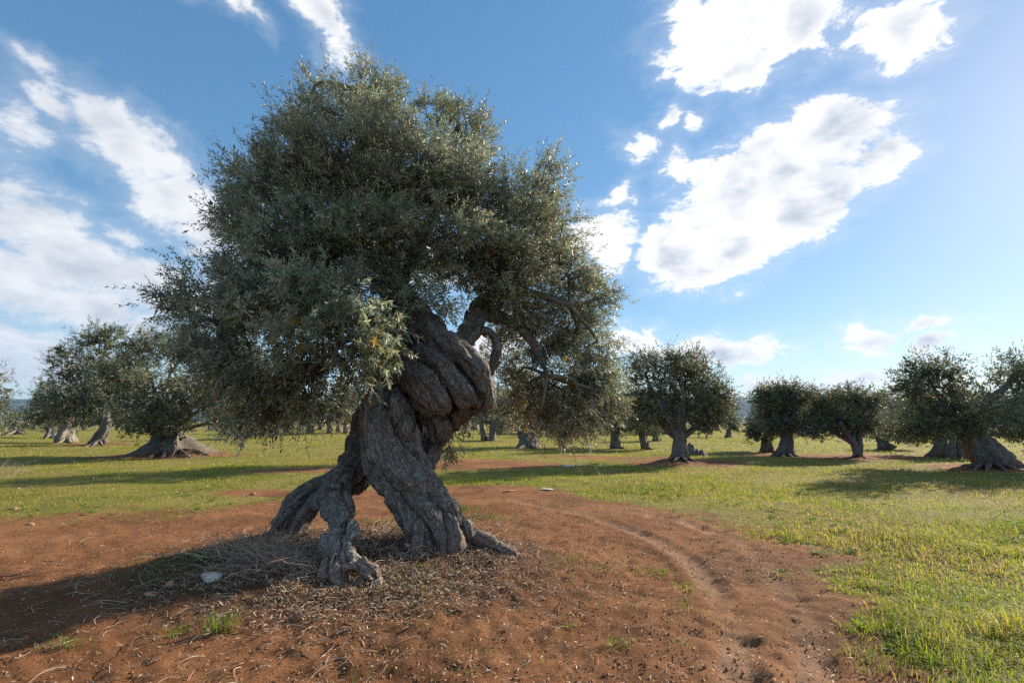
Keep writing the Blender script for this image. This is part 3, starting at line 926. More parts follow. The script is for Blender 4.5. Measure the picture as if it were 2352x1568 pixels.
def build_bg_tree(t, i):
    rng = np.random.default_rng(100 + i)
    Y = t['xy'][1]
    x0, y0 = t['xy']
    z0 = float(gz(x0, y0)[0])
    s = Y / F
    root = link('olive_tree', None, None, t['label'], 'tree', 'olive trees of the grove', loc=(x0, y0, z0))
    base = np.array([x0, y0, z0])
    def P3(px, py, dy=0.0):
        p = at(px, py, Y + dy)
        return p - base
    acc = Acc()
    def put(C, r, seed, tint, flute=.16, nfl=5, tw=.5, rough=.22, seg=14):
        V, q, tr = tube(C, r, seg, tw, flute, nfl, rough, seed)
        if seg >= 20:
            # buttressed foot: ridges that widen towards the ground
            th_ = np.tile(np.linspace(0, 2 * math.pi, seg, endpoint=False), len(C))
            hgt = np.clip(1 - V[:-2, 2] / (2.4 * r.mean()), 0, 1) ** 1.3
            ph = rng.uniform(0, 6.28, 3)
            f = .22 * np.cos(5 * th_ + ph[0]) + .16 * np.cos(8 * th_ + ph[1]) + .1 * np.cos(13 * th_ + ph[2])
            ax_ = np.repeat(C, seg, 0)
            V[:-2] = ax_ + (V[:-2] - ax_) * (1 + hgt * f)[:, None]
        u = np.concatenate([[0], np.cumsum(np.linalg.norm(np.diff(C, axis=0), axis=1))])
        n = len(C)
        th = np.linspace(0, 2 * math.pi, seg, endpoint=False)
        gv = np.stack([np.repeat(u, seg), np.tile(np.cos(th), n) * np.repeat(r, seg), np.tile(np.sin(th), n) * np.repeat(r, seg)], 1)
        gv = np.vstack([gv, gv[:1], gv[-1:]]) + seed * 3.1
        ti = np.tile(np.array([[tint, .35, 0, 1.0]]), (len(V), 1))
        acc.add(V, q, tr, gv=gv, tint=ti)
    tint = t.get('tint', .08)
    for j, path in enumerate(t['trunk']):
        pts = []
        for k, (px, py, r) in enumerate(path):
            dy = rng.normal(0, .12) * min(1.0, (t['base'][1] - py) * s / 1.2) if k else 0
            p = P3(px, py, dy)
            if j == 0 and k == 0:
                p[2] = -0.35 if 'mound' in t else -0.08
            elif k == 0 and py >= t['base'][1] - 8:
                p[2] = -0.05
            pts.append([*p, r * s])
        c = catmull(pts, n=8 if j == 0 else 6)
        put(c[:, :3], np.maximum(c[:, 3], .02), i * 7 + j, tint, seg=30 if j == 0 else 10)
    r0 = t['trunk'][0][-3 if len(t['trunk'][0]) > 4 else -2][2] * s * 1.5
    top = P3(*t['trunk'][0][1][:2])
    for j, (px, py) in enumerate(t['roots']):
        e = gp(px, py) - base
        e[2] = e[2] - .04
        st = top * .45 + np.array([0, 0, 0.0])
        mid = st * .42 + e * .58
        mid[2] = st[2] * .30
        k1 = st * .75 + e * .25 + rng.normal(0, .03, 3)
        k1[2] = st[2] * .72
        c = catmull([[*st, r0 * .22], [*k1, r0 * .20], [*mid, r0 * .15], [*e, r0 * .05]], n=5)
        put(c[:, :3], c[:, 3], i * 7 + 20 + j, tint, .18, 3, .4, .45, 9)
    # boughs reaching into the lobes
    fork = np.array(P3(*t['trunk'][0][-3 if len(t['trunk'][0]) > 4 else -1][:2]))
    lobes = []
    for (px, py, rx, ry) in t['lobes']:
        dy = rng.normal(t.get('back', .4), .35) * rx * s
        c = P3(px, py, dy)
        lobes.append((c, (rx * s * .92, max(rx, ry) * s * .95, ry * s * .85)))
        for _ in range(3):
            dd = nrm(rng.normal(size=3) + np.array([0, 0, .35]))
            r3 = np.array(lobes[-1][1]) if _ == 0 else r3
            lobes.append((c + dd * r3 * .8, tuple(r3 * rng.uniform(.28, .45)), .8))
        c2 = catmull([[*(fork * .95), .05 + 3 * s], [*(fork * .5 + c * .5 + rng.normal(0, .12, 3)), .04 + 2 * s], [*c, .03]], n=4)
        put(c2[:, :3], c2[:, 3], i * 7 + 40, tint, 0, 3, 0, .2, 6)
    link('trunk', acc.mesh('trunk', M_BARK, True, {'gv': 'FLOAT_VECTOR', 'tint': 'FLOAT_COLOR'}), root)
    ctr = np.mean([l[0] for l in lobes], 0)
    K = 9
    main = lobes[::4]
    ntw = int(t['leaves'] * 1.12) // K
    tpc = 9
    ncl = max(8, ntw // tpc)
    ll = min(.19, .052 + .0032 * Y)
    O, Dv, li, pts, pl = crown_points(lobes, ncl, tpc, rng, ctr, .10 + .004 * Y, .1, .5)
    T = len(O)
    zmid = ctr[2]
    droop = np.where(O[:, 2] < zmid, rng.uniform(.0, .5, T), rng.uniform(-.3, .2, T))
    lowz = np.min([l[0][2] - l[1][2] for l in lobes])
    Dv[:, 2] = np.where(O[:, 2] < lowz + .35, np.abs(Dv[:, 2]) * .5, Dv[:, 2])
    L = rng.uniform(.16, .38, T) * (1 + .006 * Y)
    cl = rng.uniform(.6, 1.7, ncl)
    cols = OLIVE[rng.integers(0, len(OLIVE), T)] * np.repeat(cl, tpc)[:, None]
    a2 = Acc()
    leaves(a2, O, Dv, L, K, ll, ll * .30, droop, rng, cols, False)
    # oversized dark filler leaves added deep inside the crown to block light
    nf = max(16, t['leaves'] // 150)
    O, Dv, li, pts, pl = crown_points([(l[0], tuple(q_ * .72 for q_ in l[1])) for l in main], nf, 2, rng, ctr, .05, .1, .6)
    leaves(a2, O, Dv, rng.uniform(.2, .4, len(O)), 4, ll * 2.2, ll * .95, np.zeros(len(O)), rng, OLIVE[rng.integers(0, len(OLIVE), len(O))] * .9, False)
    cr = link('crown', a2.mesh('crown', M_LEAFFAR), root, kind='stuff')
    return root
for i, t in enumerate(TREES):
    build_bg_tree(t, i)

# ------------------------------------------------------------------ far row of olive trees: a few kinds, copied
def far_kind(seed):
    rng = np.random.default_rng(seed)
    acc = Acc()
    for j in range(3):
        e = rng.normal(0, .9, 3) + np.array([0, 0, 3.0])
        c = catmull([[rng.normal(0, .12), rng.normal(0, .12), -.1, .42], [rng.normal(0, .2), rng.normal(0, .2), 1.1, .26], [*e, .1]], n=5)
        V, q, tr = tube(c[:, :3], c[:, 3], 8, .5, .15, 4, .25, seed + j)
        acc.add(V, q, tr, gv=V * np.array([1, 1, 1.0]), tint=np.tile([[.05, .3, 0, 1.0]], (len(V), 1)))
    tm = acc.mesh('trunk', M_BARK, True, {'gv': 'FLOAT_VECTOR', 'tint': 'FLOAT_COLOR'})
    lobes = [((rng.normal(0, 1.3), rng.normal(0, 1.3), rng.uniform(2.0, 4.4)), (rng.uniform(1.1, 1.7),) * 2 + (rng.uniform(.8, 1.3),)) for _ in range(7)]
    O, Dv, li, pts, pl = crown_points(lobes, 60, 8, rng, np.array([0, 0, 3.0]), .25, .1, .5)
    T = len(O)
    cols = OLIVE[rng.integers(0, len(OLIVE), T)] * np.repeat(rng.uniform(.75, 1.25, 60), 8)[:, None]
    a2 = Acc()
    leaves(a2, O, Dv, rng.uniform(.3, .6, T), 8, .30, .11, rng.uniform(0, .6, T), rng, cols, False)
    return tm, a2.mesh('crown', M_LEAFFAR)
FARK = [far_kind(900 + k) for k in range(5)]
rng = np.random.default_rng(55)
far_spots = []
for px, py in ((20, 988), (78, 990), (190, 989), (270, 992), (300, 988), (478, 990), (505, 987), (640, 988), (690, 994), (735, 988), (774, 996), (812, 988), (850, 990),
               (1010, 990), (1050, 987), (1085, 990), (1160, 988), (1180, 992), (1250, 990), (1340, 988), (1360, 994), (1385, 988), (1440, 990), (1530, 990), (1610, 989), (1640, 990),
               (655, 999), (712, 1000), (755, 999), (800, 1001), (835, 998), (1035, 1000), (1070, 999), (1150, 1001), (1255, 1000), (1275, 998), (1335, 1002), (1355, 999), (1385, 1003), (1530, 1000), (1625, 999), (1875, 1000), (1915, 1001), (2085, 1003), (2110, 1000),
               (1700, 987), (1725, 991), (1745, 988), (1850, 990), (1880, 994), (1905, 988), (1935, 990), (2010, 989), (2060, 993), (2095, 997), (2130, 989), (2190, 990), (2250, 991), (2310, 992), (2345, 988)):
    if not (1655 < px < 1765 or 1990 < px < 2068 or px < 80):
        far_spots.append((px + rng.normal(0, 4), 968 + (py - 968) * .86 + rng.uniform(-1, 1.5)))
FARLAB = [('tiny distant olive tree below the hills, left of the broad-rooted tree or just beside it', 'distant trees at far left'),
          ('tiny distant olive tree seen under the left boughs of the big crown', 'distant trees under the left boughs'),
          ('tiny distant olive tree between the big trunk and the round-crowned tree', 'distant trees right of the big trunk'),
          ('tiny distant olive tree far off behind the right-hand trees', 'distant trees at right')]
for k, (px, py) in enumerate(far_spots):
    p = gp(px, py)
    tm, cm = FARK[k % 5]
    k_ = 0 if px < 520 else 1 if px < 1000 else 2 if px < 1420 else 3
    root = link('olive_tree', None, None, FARLAB[k_][0], 'tree', FARLAB[k_][1], loc=p)
    root.rotation_euler = (0, 0, rng.uniform(0, 6.28))
    sc = rng.uniform(.85, 1.25)
    root.scale = (sc, sc, sc * rng.uniform(.85, 1.1))
    link('trunk', tm, root)
    link('crown', cm, root, kind='stuff')

# ------------------------------------------------------------------ the big twisted olive tree
def hp(cx, cyy, Y):
    """point given on the close view of the trunk (pixels of that view) at depth Y"""
    return at(581.8 + .4688 * cx, 673.6 + .4688 * cyy, Y)
HS = .4688 / F
# strands: group, weathering, brown, [(cx, cy, depth, radius)...]
STR = [
    # main column: core and the strands that wind over it
    ('trunk', .05, .3, [(640, 440, 6.5, 60), (650, 540, 6.45, 86), (672, 680, 6.45, 100), (700, 800, 6.45, 106), (752, 920, 6.45, 108), (818, 1040, 6.45, 112), (880, 1130, 6.45, 122), (910, 1220, 6.4, 150), (920, 1310, 6.4, 180)]),
    ('trunk', .05, .45, [(694, 500, 6.3, 52), (708, 580, 6.14, 66), (744, 690, 6.10, 62), (786, 790, 6.10, 54), (836, 880, 6.13, 46), (890, 960, 6.2, 38)]),
    ('trunk', .08, .25, [(605, 520, 6.3, 66), (612, 620, 6.12, 82), (650, 730, 6.05, 88), (715, 830, 6.02, 84), (805, 925, 6.0, 76), (885, 1010, 6.02, 66), (955, 1090, 6.05, 58), (1010, 1180, 6.05, 55), (1040, 1250, 6.0, 50)]),
    ('trunk', .10, .1, [(580, 640, 6.35, 42), (578, 740, 6.22, 56), (612, 850, 6.1, 70), (684, 950, 6.05, 66), (752, 1040, 6.05, 68), (802, 1120, 6.0, 70), (840, 1210, 5.95, 80), (860, 1310, 5.9, 95)]),
    ('trunk', .10, .2, [(735, 930, 6.0, 40), (800, 1000, 5.93, 46), (868, 1070, 5.9, 46), (915, 1150, 5.86, 44), (940, 1230, 5.82, 46), (950, 1310, 5.8, 50)]),
    ('trunk', .05, .4, [(745, 620, 6.05, 40), (740, 660, 6.02, 46), (752, 705, 6.03, 38)]),
    ('trunk', .12, .3, [(868, 905, 6.2, 28), (893, 935, 6.15, 36), (905, 985, 6.18, 30)]),
    ('trunk', .12, .1, [(700, 900, 5.98, 26), (712, 930, 5.95, 34), (730, 965, 5.98, 26)]),
    ('trunk', .2, .2, [(930, 1090, 5.95, 34), (975, 1150, 5.85, 38), (990, 1210, 5.8, 42), (985, 1290, 5.75, 46)]),
    ('trunk', .2, .1, [(800, 1090, 5.95, 34), (815, 1160, 5.86, 36), (810, 1230, 5.8, 42), (800, 1290, 5.75, 46)]),
    # shoulder and the knotted mass like a clenched hand
    ('trunk', .0, .6, [(600, 470, 6.65, 90), (700, 410, 6.62, 120), (820, 380, 6.55, 130), (950, 425, 6.42, 112), (1035, 480, 6.36, 82)]),
    ('trunk', .05, .8, [(760, 40, 6.75, 62), (810, 115, 6.55, 72), (885, 205, 6.34, 74), (960, 262, 6.2, 68), (1040, 312, 6.08, 66), (1098, 370, 6.02, 64), (1128, 450, 6.03, 54), (1128, 530, 6.1, 44), (1092, 582, 6.2, 32)]),
    ('trunk', .05, .65, [(855, 300, 6.36, 78), (925, 362, 6.15, 74), (985, 428, 6.05, 70), (1038, 488, 6.0, 62), (1078, 535, 6.04, 52)]),
    ('trunk', .08, .6, [(790, 400, 6.32, 88), (845, 440, 6.08, 86), (888, 492, 6.0, 74), (928, 540, 5.97, 54), (946, 572, 6.0, 36)]),
    ('trunk', .05, .7, [(812, 510, 6.16, 46), (850, 548, 6.08, 40), (885, 578, 6.08, 30)]),
    ('trunk', .0, .9, [(1060, 560, 6.22, 40), (1010, 600, 6.35, 44), (950, 640, 6.45, 50), (908, 700, 6.5, 46), (875, 775, 6.5, 38), (850, 850, 6.45, 34)]),
    ('trunk', .0, .8, [(905, 600, 6.3, 36), (935, 655, 6.33, 44), (922, 712, 6.35, 34)]),
    ('trunk', .0, .7, [(868, 600, 6.3, 22), (876, 660, 6.32, 25), (882, 730, 6.34, 22)]),
    ('trunk', .0, .6, [(770, 470, 6.8, 60), (795, 560, 6.86, 58), (812, 660, 6.88, 54), (822, 760, 6.84, 46), (835, 850, 6.75, 38)]),
    # dark limb behind, to the two left legs
    ('trunk', .0, .5, [(585, 560, 6.75, 60), (548, 690, 6.8, 66), (512, 800, 6.75, 70), (468, 880, 6.68, 66), (425, 930, 6.6, 56)]),
    ('trunk', .0, .5, [(560, 740, 6.85, 50), (530, 860, 6.85, 60), (510, 930, 6.85, 55), (505, 980, 6.85, 34)]),
    # left rear leg
    ('root', .05, .1, [(455, 885, 6.66, 50), (375, 925, 6.7, 52), (300, 965, 6.72, 56), (225, 1035, 6.72, 58), (172, 1110, 6.7, 56), (135, 1190, 6.66, 58), (95, 1290, 6.6, 64)]),
    ('root', .08, .1, [(330, 990, 6.62, 36), (270, 1060, 6.58, 40), (235, 1130, 6.55, 40), (215, 1210, 6.5, 42), (200, 1290, 6.45, 46)]),
    ('root', .05, .1, [(110, 1180, 6.6, 36), (70, 1215, 6.55, 30), (40, 1260, 6.5, 24)]),
    # left front leg with its weathered foot
    ('root', .15, .2, [(455, 865, 6.5, 36), (415, 925, 6.34, 54), (390, 985, 6.22, 62), (402, 1060, 6.02, 56), (428, 1125, 5.84, 52), (440, 1180, 5.66, 46)]),
    ('root', .15, .1, [(400, 950, 6.2, 40), (345, 985, 6.14, 44), (318, 1015, 6.12, 36), (335, 1045, 6.1, 28)]),
    ('root', .2, .1, [(455, 985, 6.12, 22), (466, 1050, 6.0, 26), (462, 1110, 5.86, 24), (452, 1160, 5.74, 22)]),
    ('root', .35, .2, [(440, 1150, 5.72, 40), (412, 1205, 5.52, 52), (392, 1260, 5.34, 54), (400, 1320, 5.16, 52), (410, 1385, 5.02, 50), (420, 1450, 4.95, 50)]),
    ('weathered_root', .9, .3, [(492, 1122, 5.70, 24), (478, 1160, 5.62, 26), (446, 1185, 5.54, 24), (438, 1215, 5.42, 24), (462, 1262, 5.24, 26), (505, 1312, 5.06, 26), (548, 1345, 4.96, 34), (590, 1375, 4.92, 36)]),
    ('weathered_root', .8, .2, [(500, 1130, 5.68, 18), (494, 1170, 5.56, 22), (470, 1205, 5.45, 20), (450, 1230, 5.36, 18)]),
    ('weathered_root', .6, .1, [(352, 1205, 5.62, 30), (378, 1262, 5.36, 34), (372, 1325, 5.12, 36), (366, 1385, 5.0, 36), (388, 1450, 4.93, 36)]),
    ('weathered_root', .8, .2, [(395, 1275, 5.22, 24), (418, 1322, 5.06, 24), (404, 1372, 4.96, 24), (418, 1420, 4.9, 22), (470, 1442, 4.88, 22), (520, 1432, 4.88, 22)]),
    ('weathered_root', .75, .2, [(440, 1272, 5.18, 16), (432, 1310, 5.06, 15), (462, 1338, 4.98, 15), (510, 1350, 4.94, 16), (540, 1380, 4.92, 18), (530, 1420, 4.9, 18)]),
    ('weathered_root', .85, .1, [(575, 1372, 4.94, 38), (598, 1402, 4.92, 34), (588, 1440, 4.9, 32)]),
    ('weathered_root', .7, .1, [(540, 1385, 4.95, 30), (550, 1430, 4.92, 36)]),
    # right root with sawn stub
    ('root', .25, .2, [(985, 1130, 6.1, 50), (1050, 1165, 6.02, 38), (1092, 1195, 5.96, 33), (1150, 1218, 5.92, 31), (1200, 1240, 5.9, 26), (1250, 1268, 5.88, 24), (1290, 1300, 5.86, 18)]),
    ('stub', .7, .3, [(1066, 1195, 5.94, 22), (1052, 1155, 5.92, 23), (1047, 1122, 5.91, 23)]),
    # limbs
    ('limb', .0, .7, [(950, 340, 6.72, 62), (1035, 235, 6.9, 50), (1078, 155, 7.08, 48), (1108, 92, 7.25, 48), (1150, 10, 7.45, 40), (1250, -130, 7.7, 28), (1330, -300, 7.9, 18), (1380, -480, 8.0, 9)]),
    ('limb', .0, .8, [(1068, 205, 7.05, 30), (1118, 183, 7.1, 25), (1168, 202, 7.14, 21), (1192, 258, 7.12, 23), (1180, 330, 7.08, 27), (1164, 372, 7.08, 22), (1158, 402, 7.1, 14)]),
    ('limb', .0, .7, [(1105, 105, 7.25, 38), (1200, 118, 7.35, 33), (1295, 160, 7.4, 28), (1370, 250, 7.4, 20), (1440, 400, 7.35, 12)]),
    ('limb', .0, .7, [(720, 390, 6.7, 110), (745, 250, 6.8, 100), (730, 110, 6.9, 88), (690, -40, 7.05, 74), (650, -200, 7.2, 46), (620, -360, 7.3, 34), (560, -560, 7.45, 23), (530, -800, 7.5, 13), (505, -1000, 7.5, 6)]),
    ('limb', .0, .7, [(720, 260, 6.75, 62), (520, 120, 6.65, 46), (300, 60, 6.55, 34), (60, 70, 6.5, 22), (-170, 150, 6.45, 10)]),
    ('limb', .0, .7, [(680, -60, 7.05, 36), (450, -280, 7.3, 26), (200, -480, 7.4, 16), (20, -640, 7.4, 7)]),
    ('limb', .0, .7, [(700, 0, 7.0, 38), (830, -280, 7.25, 28), (950, -560, 7.4, 18), (1010, -830, 7.4, 8)]),
    ('limb', .0, .7, [(720, 300, 6.6, 46), (590, 210, 6.1, 34), (470, 220, 5.75, 20), (400, 280, 5.5, 10)]),
    ('limb', .0, .7, [(1150, 10, 7.45, 30), (1350, 0, 7.4, 22), (1550, 60, 7.3, 12)]),
]
DENTS = [(480, 1395, 4.9, 38, -.09), (452, 1308, 5.0, 24, -.06), (792, 1100, 5.92, 20, -.07), (800, 1140, 5.9, 18, -.07), (855, 430, 6.0, 16, -.05), (860, 545, 5.98, 20, -.05),
         (725, 645, 6.0, 20, -.05), (990, 262, 6.1, 20, -.045), (775, 905, 5.95, 18, -.05), (640, 560, 6.05, 24, -.05), (660, 1000, 5.98, 22, -.045), (880, 1035, 5.95, 20, -.045),
         (440, 960, 6.2, 18, -.05), (425, 1060, 5.98, 16, -.05), (370, 1040, 6.1, 16, -.05), (150, 1130, 6.62, 20, -.06), (230, 1010, 6.65, 22, -.05), (1110, 420, 5.98, 18, -.045),
         (700, 760, 5.98, 30, .05), (600, 780, 6.1, 26, .05), (740, 1010, 5.98, 28, .05), (830, 960, 5.96, 22, .05), (905, 1080, 5.95, 24, .05), (690, 530, 6.1, 30, .05), (800, 440, 6.05, 30, .05),
         (1015, 270, 6.05, 24, .05), (340, 1000, 6.1, 26, .06), (250, 1090, 6.55, 30, .05), (560, 1420, 4.9, 22, -.05), (385, 1350, 5.0, 18, -.05), (590, 1385, 4.88, 16, -.04), (410, 1225, 5.4, 20, -.05)]
HERO_BASE = np.array([HERO_C[0] + .2, 6.3, float(gz(HERO_C[0] + .2, 6.3)[0])])
HERO = link('olive_tree', None, None, 'huge ancient olive tree with gnarled twisted trunk on two leaning legs', 'tree', 'olive trees of the grove', loc=HERO_BASE)

def build_hero_wood():
    acc = Acc()
    AX, AR, AN, AB, AU, AG, ATI = [], [], [], [], [], [], []
    for k, (grp, wea, br, pts) in enumerate(STR):
        P_ = [[*(hp(a_, b_, c_) - HERO_BASE), r_ * HS * c_] for a_, b_, c_, r_ in pts]
        c = catmull(P_, step=.03)
        r = np.maximum(c[:, 3], .012)
        V, q, tr = tube(c[:, :3], r, 20, 0, .10, 3, .24, k)
        acc.add(V, q, tr)
        T, N, B = frames(c[:, :3])
        u = np.concatenate([[0], np.cumsum(np.linalg.norm(np.diff(c[:, :3], axis=0), axis=1))])
        # fibres wind about the strand
        tw = 1.4 * u
        N2 = N * np.cos(tw)[:, None] + B * np.sin(tw)[:, None]
        B2 = np.cross(T, N2)
        AX.append(c[:, :3]); AR.append(r); AN.append(N2); AB.append(B2)
        AU.append(u + k * 7.3); AG.append(np.full(len(c), k)); ATI.append(np.tile([[wea, br]], (len(c), 1)))
    AX, AR, AN, AB, AU, AG, ATI = [np.concatenate(a_) for a_ in (AX, AR, AN, AB, AU, AG, ATI)]
    me = acc.mesh('wood_raw', None)
    o = bpy.data.objects.new('wood_raw', me)
    COL.objects.link(o)
    md = o.modifiers.new('remesh', 'REMESH')
    md.mode = 'VOXEL'
    md.voxel_size = .0165
    dg = bpy.context.evaluated_depsgraph_get()
    ev = o.evaluated_get(dg)
    m2 = ev.to_mesh()
    n = len(m2.vertices)
    V = np.empty(n * 3, np.float32)
    m2.vertices.foreach_get('co', V)
    V = V.reshape(-1, 3).astype(float)
    nl = len(m2.loops)
    LI = np.empty(nl, np.int32)
    m2.loops.foreach_get('vertex_index', LI)
    LT = np.empty(len(m2.polygons), np.int32)
    m2.polygons.foreach_get('loop_total', LT)
    assert (LT == 4).all()
    Q = LI.reshape(-1, 4)
    ev.to_mesh_clear()
    bpy.data.objects.remove(o)
    bpy.data.meshes.remove(me)
    # light smoothing
    ea = np.concatenate([Q[:, [0, 1]], Q[:, [1, 2]], Q[:, [2, 3]], Q[:, [3, 0]]])
    deg = np.bincount(ea[:, 0], minlength=n) + np.bincount(ea[:, 1], minlength=n)
    for _ in range(3):
        S = np.zeros_like(V)
        for ax in range(3):
            S[:, ax] = np.bincount(ea[:, 0], V[ea[:, 1], ax], n) + np.bincount(ea[:, 1], V[ea[:, 0], ax], n)
        V = V * .5 + .5 * S / np.maximum(deg, 1)[:, None]
    # nearest strand for every vertex
    best = np.zeros(n, int)
    gap = np.zeros(n)
    starts = np.concatenate([[0], np.flatnonzero(np.diff(AG)) + 1])
    CH = 4000
    for s0 in range(0, n, CH):
        d = np.sqrt(np.maximum(((V[s0:s0 + CH, None, :] - AX[None]) ** 2).sum(-1), 1e-12)) - AR[None]
        best[s0:s0 + CH] = d.argmin(1)
        two = np.partition(np.minimum.reduceat(d, starts, axis=1), 1, axis=1)[:, :2]
        gap[s0:s0 + CH] = two[:, 1] - two[:, 0]
    rel = V - AX[best]
    gv = np.stack([AU[best], (rel * AN[best]).sum(1), (rel * AB[best]).sum(1)], 1)
    gid = AG[best]
    def normals(V):
        fn = np.cross(V[Q[:, 2]] - V[Q[:, 0]], V[Q[:, 3]] - V[Q[:, 1]])
        vn = np.zeros_like(V)
        for c_ in range(4):
            for ax in range(3):
                vn[:, ax] += np.bincount(Q[:, c_], fn[:, ax], n)
        return nrm(vn)
    N = normals(V)
    big = np.clip(AR[best] / .12, .15, 1.0)
    wea = ATI[best][:, 0]
    f1 = fbm(gv * np.array([2.2, 16, 16]), 3, .55, 3) - .5
    f2 = 1 - 2 * np.abs(fbm(gv * np.array([3.5, 30, 30]) + 5, 2, .5, 8) - .5)
    lump = fbm(V * 5.0, 3, .5, 14) - .5
    f0 = fbm(gv * np.array([1.3, 8, 8]) + 31, 2, .5, 33) - .5
    lump2 = fbm(V * 13.0, 2, .5, 15) - .5
    disp = big * (.055 * f1 + .020 * (f2 - .7) + .060 * f0) + .065 * big * lump + .030 * lump2 * big
    # hollows and knots: view position, depth, radius, push
    for (a_, b_, c_, r_, d_) in DENTS:
        q_ = np.linalg.norm(V - (hp(a_, b_, c_) - HERO_BASE), axis=1) / (r_ * HS * c_)
        disp = disp + d_ * (np.exp(-q_ ** 2) * 1.6 - np.exp(-(q_ / 1.7) ** 2) * .6)
    disp = disp + wea * (.03 * f1 + .035 * (fbm(V * 17, 2, .5, 19) - .5))
    # sunken seams where two strands meet
    seam = np.clip(fbm(V * 2.6, 2, .5, 41) * 3 - .9, .1, 1.25)
    disp = disp - .05 * seam * big * np.exp(-(gap / .022) ** 2) + .012 * big * np.exp(-((gap - .07) / .04) ** 2)
    V = V + N * disp[:, None]
    tint = np.concatenate([ATI[best], np.zeros((n, 1)), np.ones((n, 1))], 1)
    # blend the tint a little across strand borders
    for _ in range(6):
        for ax in range(2):
            sA = np.bincount(ea[:, 0], tint[ea[:, 1], ax], n) + np.bincount(ea[:, 1], tint[ea[:, 0], ax], n)
            tint[:, ax] = .4 * tint[:, ax] + .6 * sA / np.maximum(deg, 1)
    # split into parts
    gname = np.array([s_[0] for s_ in STR])
    kinds = {}
    for nm_ in ('trunk', 'weathered_root', 'stub'):
        kinds[nm_] = gname == nm_
    part_of = np.zeros(len(STR), int)
    names = ['trunk']
    labs = [None]
    def newpart(nm_, ids, lab=None):
        names.append(nm_)
        labs.append(lab)
        for i_ in ids:
            part_of[i_] = len(names) - 1
    idx = {nm_: [i_ for i_ in range(len(STR)) if STR[i_][0] == nm_] for nm_ in set(gname)}
    rt = idx['root']
    newpart('root', rt[0:3], 'dark arching rear leg of the trunk')
    newpart('root', rt[3:7], 'grey front leg of the trunk')
    newpart('root', rt[7:8], 'low root reaching right along the ground')
    newpart('weathered_root', idx['weathered_root'], 'bleached hollow foot of the front leg')
    newpart('sawn_stub', idx['stub'], 'pale sawn stub on the right root')
    for i_ in idx['limb']:
        newpart('limb', [i_])
    fpart = part_of[gid[Q[:, 0]]]
    for pi, nm_ in enumerate(names):
        sel = Q[fpart == pi]
        if not len(sel):
            continue
        used, inv = np.unique(sel, return_inverse=True)
        me = mesh_np(nm_, V[used], [inv.reshape(-1, 4)], M_BARK, True, {'gv': ('FLOAT_VECTOR', gv[used]), 'tint': ('FLOAT_COLOR', tint[used])})
        link(nm_, me, HERO, label=labs[pi])
build_hero_wood()

